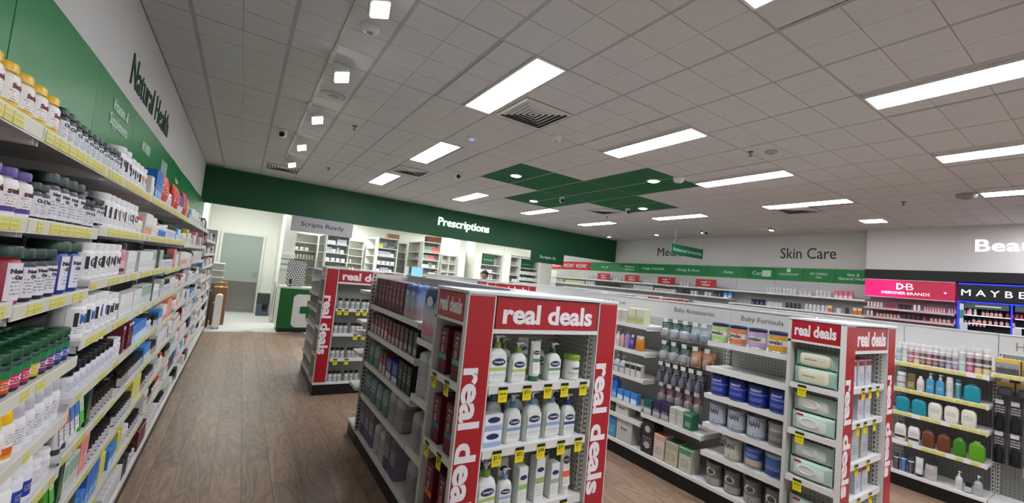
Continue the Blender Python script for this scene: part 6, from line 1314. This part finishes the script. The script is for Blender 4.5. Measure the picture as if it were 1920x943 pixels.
# door end
dr = struct(bx('door_1', -.47, .445, 13.44, 13.478, .005, 2.07, mat('#8f9a95', .45), None, .003))
bx('kick_plate', -.45, .425, 13.435, 13.44, .03, .82, mat('#8d8d88', .25, .7), dr); hnd = bx('handle_plate', .34, .39, 13.43, 13.44, .94, 1.12, SILVER, dr); obj('lever', MB().tube([(.365, 13.43, 1.04), (.365, 13.39, 1.04), (.26, 13.385, 1.04)], .009, SILVER).mesh('lever', 40), None, hnd)
for a in ((-.52, -.47, 0, 2.12), (.445, .495, 0, 2.12), (-.47, .445, 2.07, 2.12)): struct(bx('trim_2', a[0], a[1], 13.42, 13.482, a[2], a[3], mat('#cfd3cc', .5)))
t = empty('gate_post', (-.29, 10.48, 0)); P = rrect(-.06, .06, .01, .69, .05)
obj('panel', MB().loft([[(x, -.02, z) for x, z in P], [(x, .3, z) for x, z in P]], mat('#d0cfca', .4)).mesh('panel', 40), None, t); bx('foot', -.055, .055, -.015, .295, 0, .012, BLACK, t); bx('hinge', -.1, -.06, .1, .14, .5, .53, SILVER, t)
tag(t, 'white rounded gate panel standing at the edge of the wooden floor', 'gate')
cbox(-.42, -.17, 11.0, 11.4, 0, .8, 'tall brown cardboard box standing behind the white gate panel'); cbox(-.66, -.44, 10.6, 11.0, 0, .74, 'dark brown cardboard box beside the wall shelving end', m=mat('#3c2c22', .8)); cbox(-.40, -.2, 11.42, 11.65, 0, .88, 'lighter cardboard box behind the tall brown one', m=mat('#9a7650', .8))
tw = bx('trolley_frame', -.72, -.3, 11.75, 12.1, 0, .83, mat('#6a6c6a', .6)); tag(tw, 'grey low cupboard behind the cardboard boxes', 'cupboard')
for k in range(3):
    t = empty('storage_tub', (-.5, 11.92, .83 + .16 * k)); bx('tray', -.19, .19, -.16, .16, 0, .13, mat('#8e918f', .4), t, .006); bx('lid', -.2, .2, -.17, .17, .13, .155, mat('#c9cbc9', .4), t, .004)
    tag(t, ('lowest', 'middle', 'topmost')[k] + ' grey storage tub in the stack near the grey door', 'storage tub')
t = empty('storage_crate', (.61, 12.9, 0)); bx('crate', -.14, .14, -.14, .14, 0, .3, mat('#4a5668', .45), t, .006); bx('upper_bin', -.145, .145, -.13, .15, .3, .58, mat('#3a3e3e', .4), t, .006); b = bx('dark_parcel', -.01, .1, -.16, -.14, .16, .3, BLACK, t)
tag(t, 'blue crate with a dark bin on top beside the grey door', 'crate')
t = empty('swing_gate', (.74, 11.85, 0)); bx('leaf', -.012, .012, -.35, .02, .06, .93, mat('#d4d6d2', .3), t); obj('rail', MB().tube([(0, -.37, .0), (0, -.37, .96), (0, .03, .96), (0, .03, 0)], .012, SILVER).mesh('rail', 40), None, t)
tag(t, 'narrow white swing gate between the counter and the rear wall', 'gate')
struct(bx('wall_rear', .8, .999, 11.6, 13.479, 0, 3.0, RW))
rk = empty('brochure_rack', (.795, 11.3, 1.3)); bx('rack_back', 0, .28, .28, .3, 0, .45, mat('#c4c8c4', .4), rk)
for z in (.0, .13, .26): bx('pocket', .0, .28, .22, .28, z, z + .1, mat('#dfe2df', .3), rk)
tag(rk, 'pale brochure rack on the wall left of the dispensary shelves', 'rack')

# ------------------------------------------------------------------ worker behind the bench
def person(loc, rz):
    J = [(0, 0, .92, .13), (0, .0, 1.1, .125), (0, .01, 1.28, .14), (0, .01, 1.4, .12), (0, 0, 1.48, .055), (0, -.02, 1.56, .06),
         (0, -.02, 1.63, .088), (0, -.01, 1.72, .07)]
    V = [j[:3] for j in J]; R = [j[3] for j in J]; E = [(i, i + 1) for i in range(7)]
    def chain(root, pts):
        p = root
        for x, y, z, r in pts: V.append((x, y, z)); R.append(r); E.append((p, len(V) - 1)); p = len(V) - 1
        return p
    for s in (-1, 1):
        h = chain(3, [(s * .17, .01, 1.38, .06), (s * .24, -.02, 1.12, .045), (s * .18, -.24, 1.02, .035), (s * .16, -.32, 1.0, .03)])
        for k in range(4): chain(h, [(s * (.13 + .02 * k), -.37, 1.0, .01), (s * (.13 + .02 * k), -.40 - .008 * (k in (1, 2)), .985, .009), (s * (.13 + .02 * k), -.42, .965, .008)])
        chain(h, [(s * .11, -.33, .99, .011), (s * .09, -.37, .98, .009)])
        chain(0, [(s * .09, 0, .85, .095), (s * .1, -.01, .48, .06), (s * .1, .01, .1, .042), (s * .1, -.04, .04, .04), (s * .1, -.14, .03, .03)])
    me = bpy.data.meshes.new('person'); me.from_pydata(V, E, []); o = bpy.data.objects.new('person', me); COL.objects.link(o)
    md = o.modifiers.new('Skin', 'SKIN'); o.modifiers.new('Sub', 'SUBSURF').levels = 1
    sv = me.skin_vertices[0].data
    for i, r in enumerate(R): sv[i].radius = (r, r * (.8 if i in (1, 2, 3) else 1))
    sv[0].use_root = True
    me.materials.append(mat('#8a5c44', .6))
    o.location = loc; o.rotation_euler = (0, 0, rz)
    sh = MB().loft([ring(z, rx, ry, 2.3, 20, 0, cy) for z, rx, ry, cy in ((.86, .17, .14, 0), (1.0, .165, .135, 0), (1.2, .185, .14, .01), (1.36, .2, .13, .01), (1.44, .15, .1, .01), (1.49, .075, .07, 0))], mat('#cfc2bd', .7))
    for s in (-1, 1): sh.tube([(s * .14, .01, 1.4), (s * .2, .0, 1.33), (s * .24, -.02, 1.14)], [.085, .078, .065], mat('#cfc2bd', .7), 12)
    obj('shirt', sh.mesh('shirt', 60), None, o)
    tr_ = MB()
    for s in (-1, 1): tr_.tube([(s * .08, 0, .93), (s * .095, 0, .8), (s * .1, -.01, .48), (s * .1, .01, .1)], [.12, .115, .08, .07], mat('#22242c', .7), 14)
    obj('trousers', tr_.mesh('trousers', 60), None, o)
    hr = MB().loft([ring(z, rx, ry, 2, 18, 0, cy) for z, rx, ry, cy in ((1.56, .07, .05, .07), (1.62, .1, .085, .03), (1.68, .11, .1, .015), (1.74, .1, .1, .0), (1.785, .065, .065, 0), (1.8, .02, .02, 0))], mat('#0d0b0c', .5))
    obj('hair', hr.mesh('hair', 60), None, o)
    for s in (-1, 1): obj('eye', MB().loft([ring(1.635, .004, seg=8, cx=s * .03, cy=-.105), ring(1.642, .011, .006, 2, 8, s * .03, -.104), ring(1.65, .004, seg=8, cx=s * .03, cy=-.105)], mat('#1a1412', .3)).mesh('eye', 60), None, o)
    obj('nose', MB().loft([ring(1.6, .014, .012, 2, 8, 0, -.112), ring(1.615, .012, .014, 2, 8, 0, -.112), ring(1.645, .005, .006, 2, 8, 0, -.1)], mat('#8a5c44', .6)).mesh('nose', 60), None, o)
    obj('mouth', MB().box(-.022, .022, -.106, -.096, 1.577, 1.584, mat('#6a3430', .5), .002).mesh('mouth'), None, o)
    for s in (-1, 1): obj('ear', MB().loft([ring(1.615, .006, .014, 2, 8, s * .09, -.01), ring(1.635, .012, .02, 2, 8, s * .092, -.01), ring(1.66, .006, .014, 2, 8, s * .09, -.01)], mat('#8a5c44', .6)).mesh('ear', 60), None, o)
    tag(o, 'worker with black hair and a pale top behind the dispensary bench', 'person'); return o
person((6.4, 11.45, 0), -1.0)
write_labels()
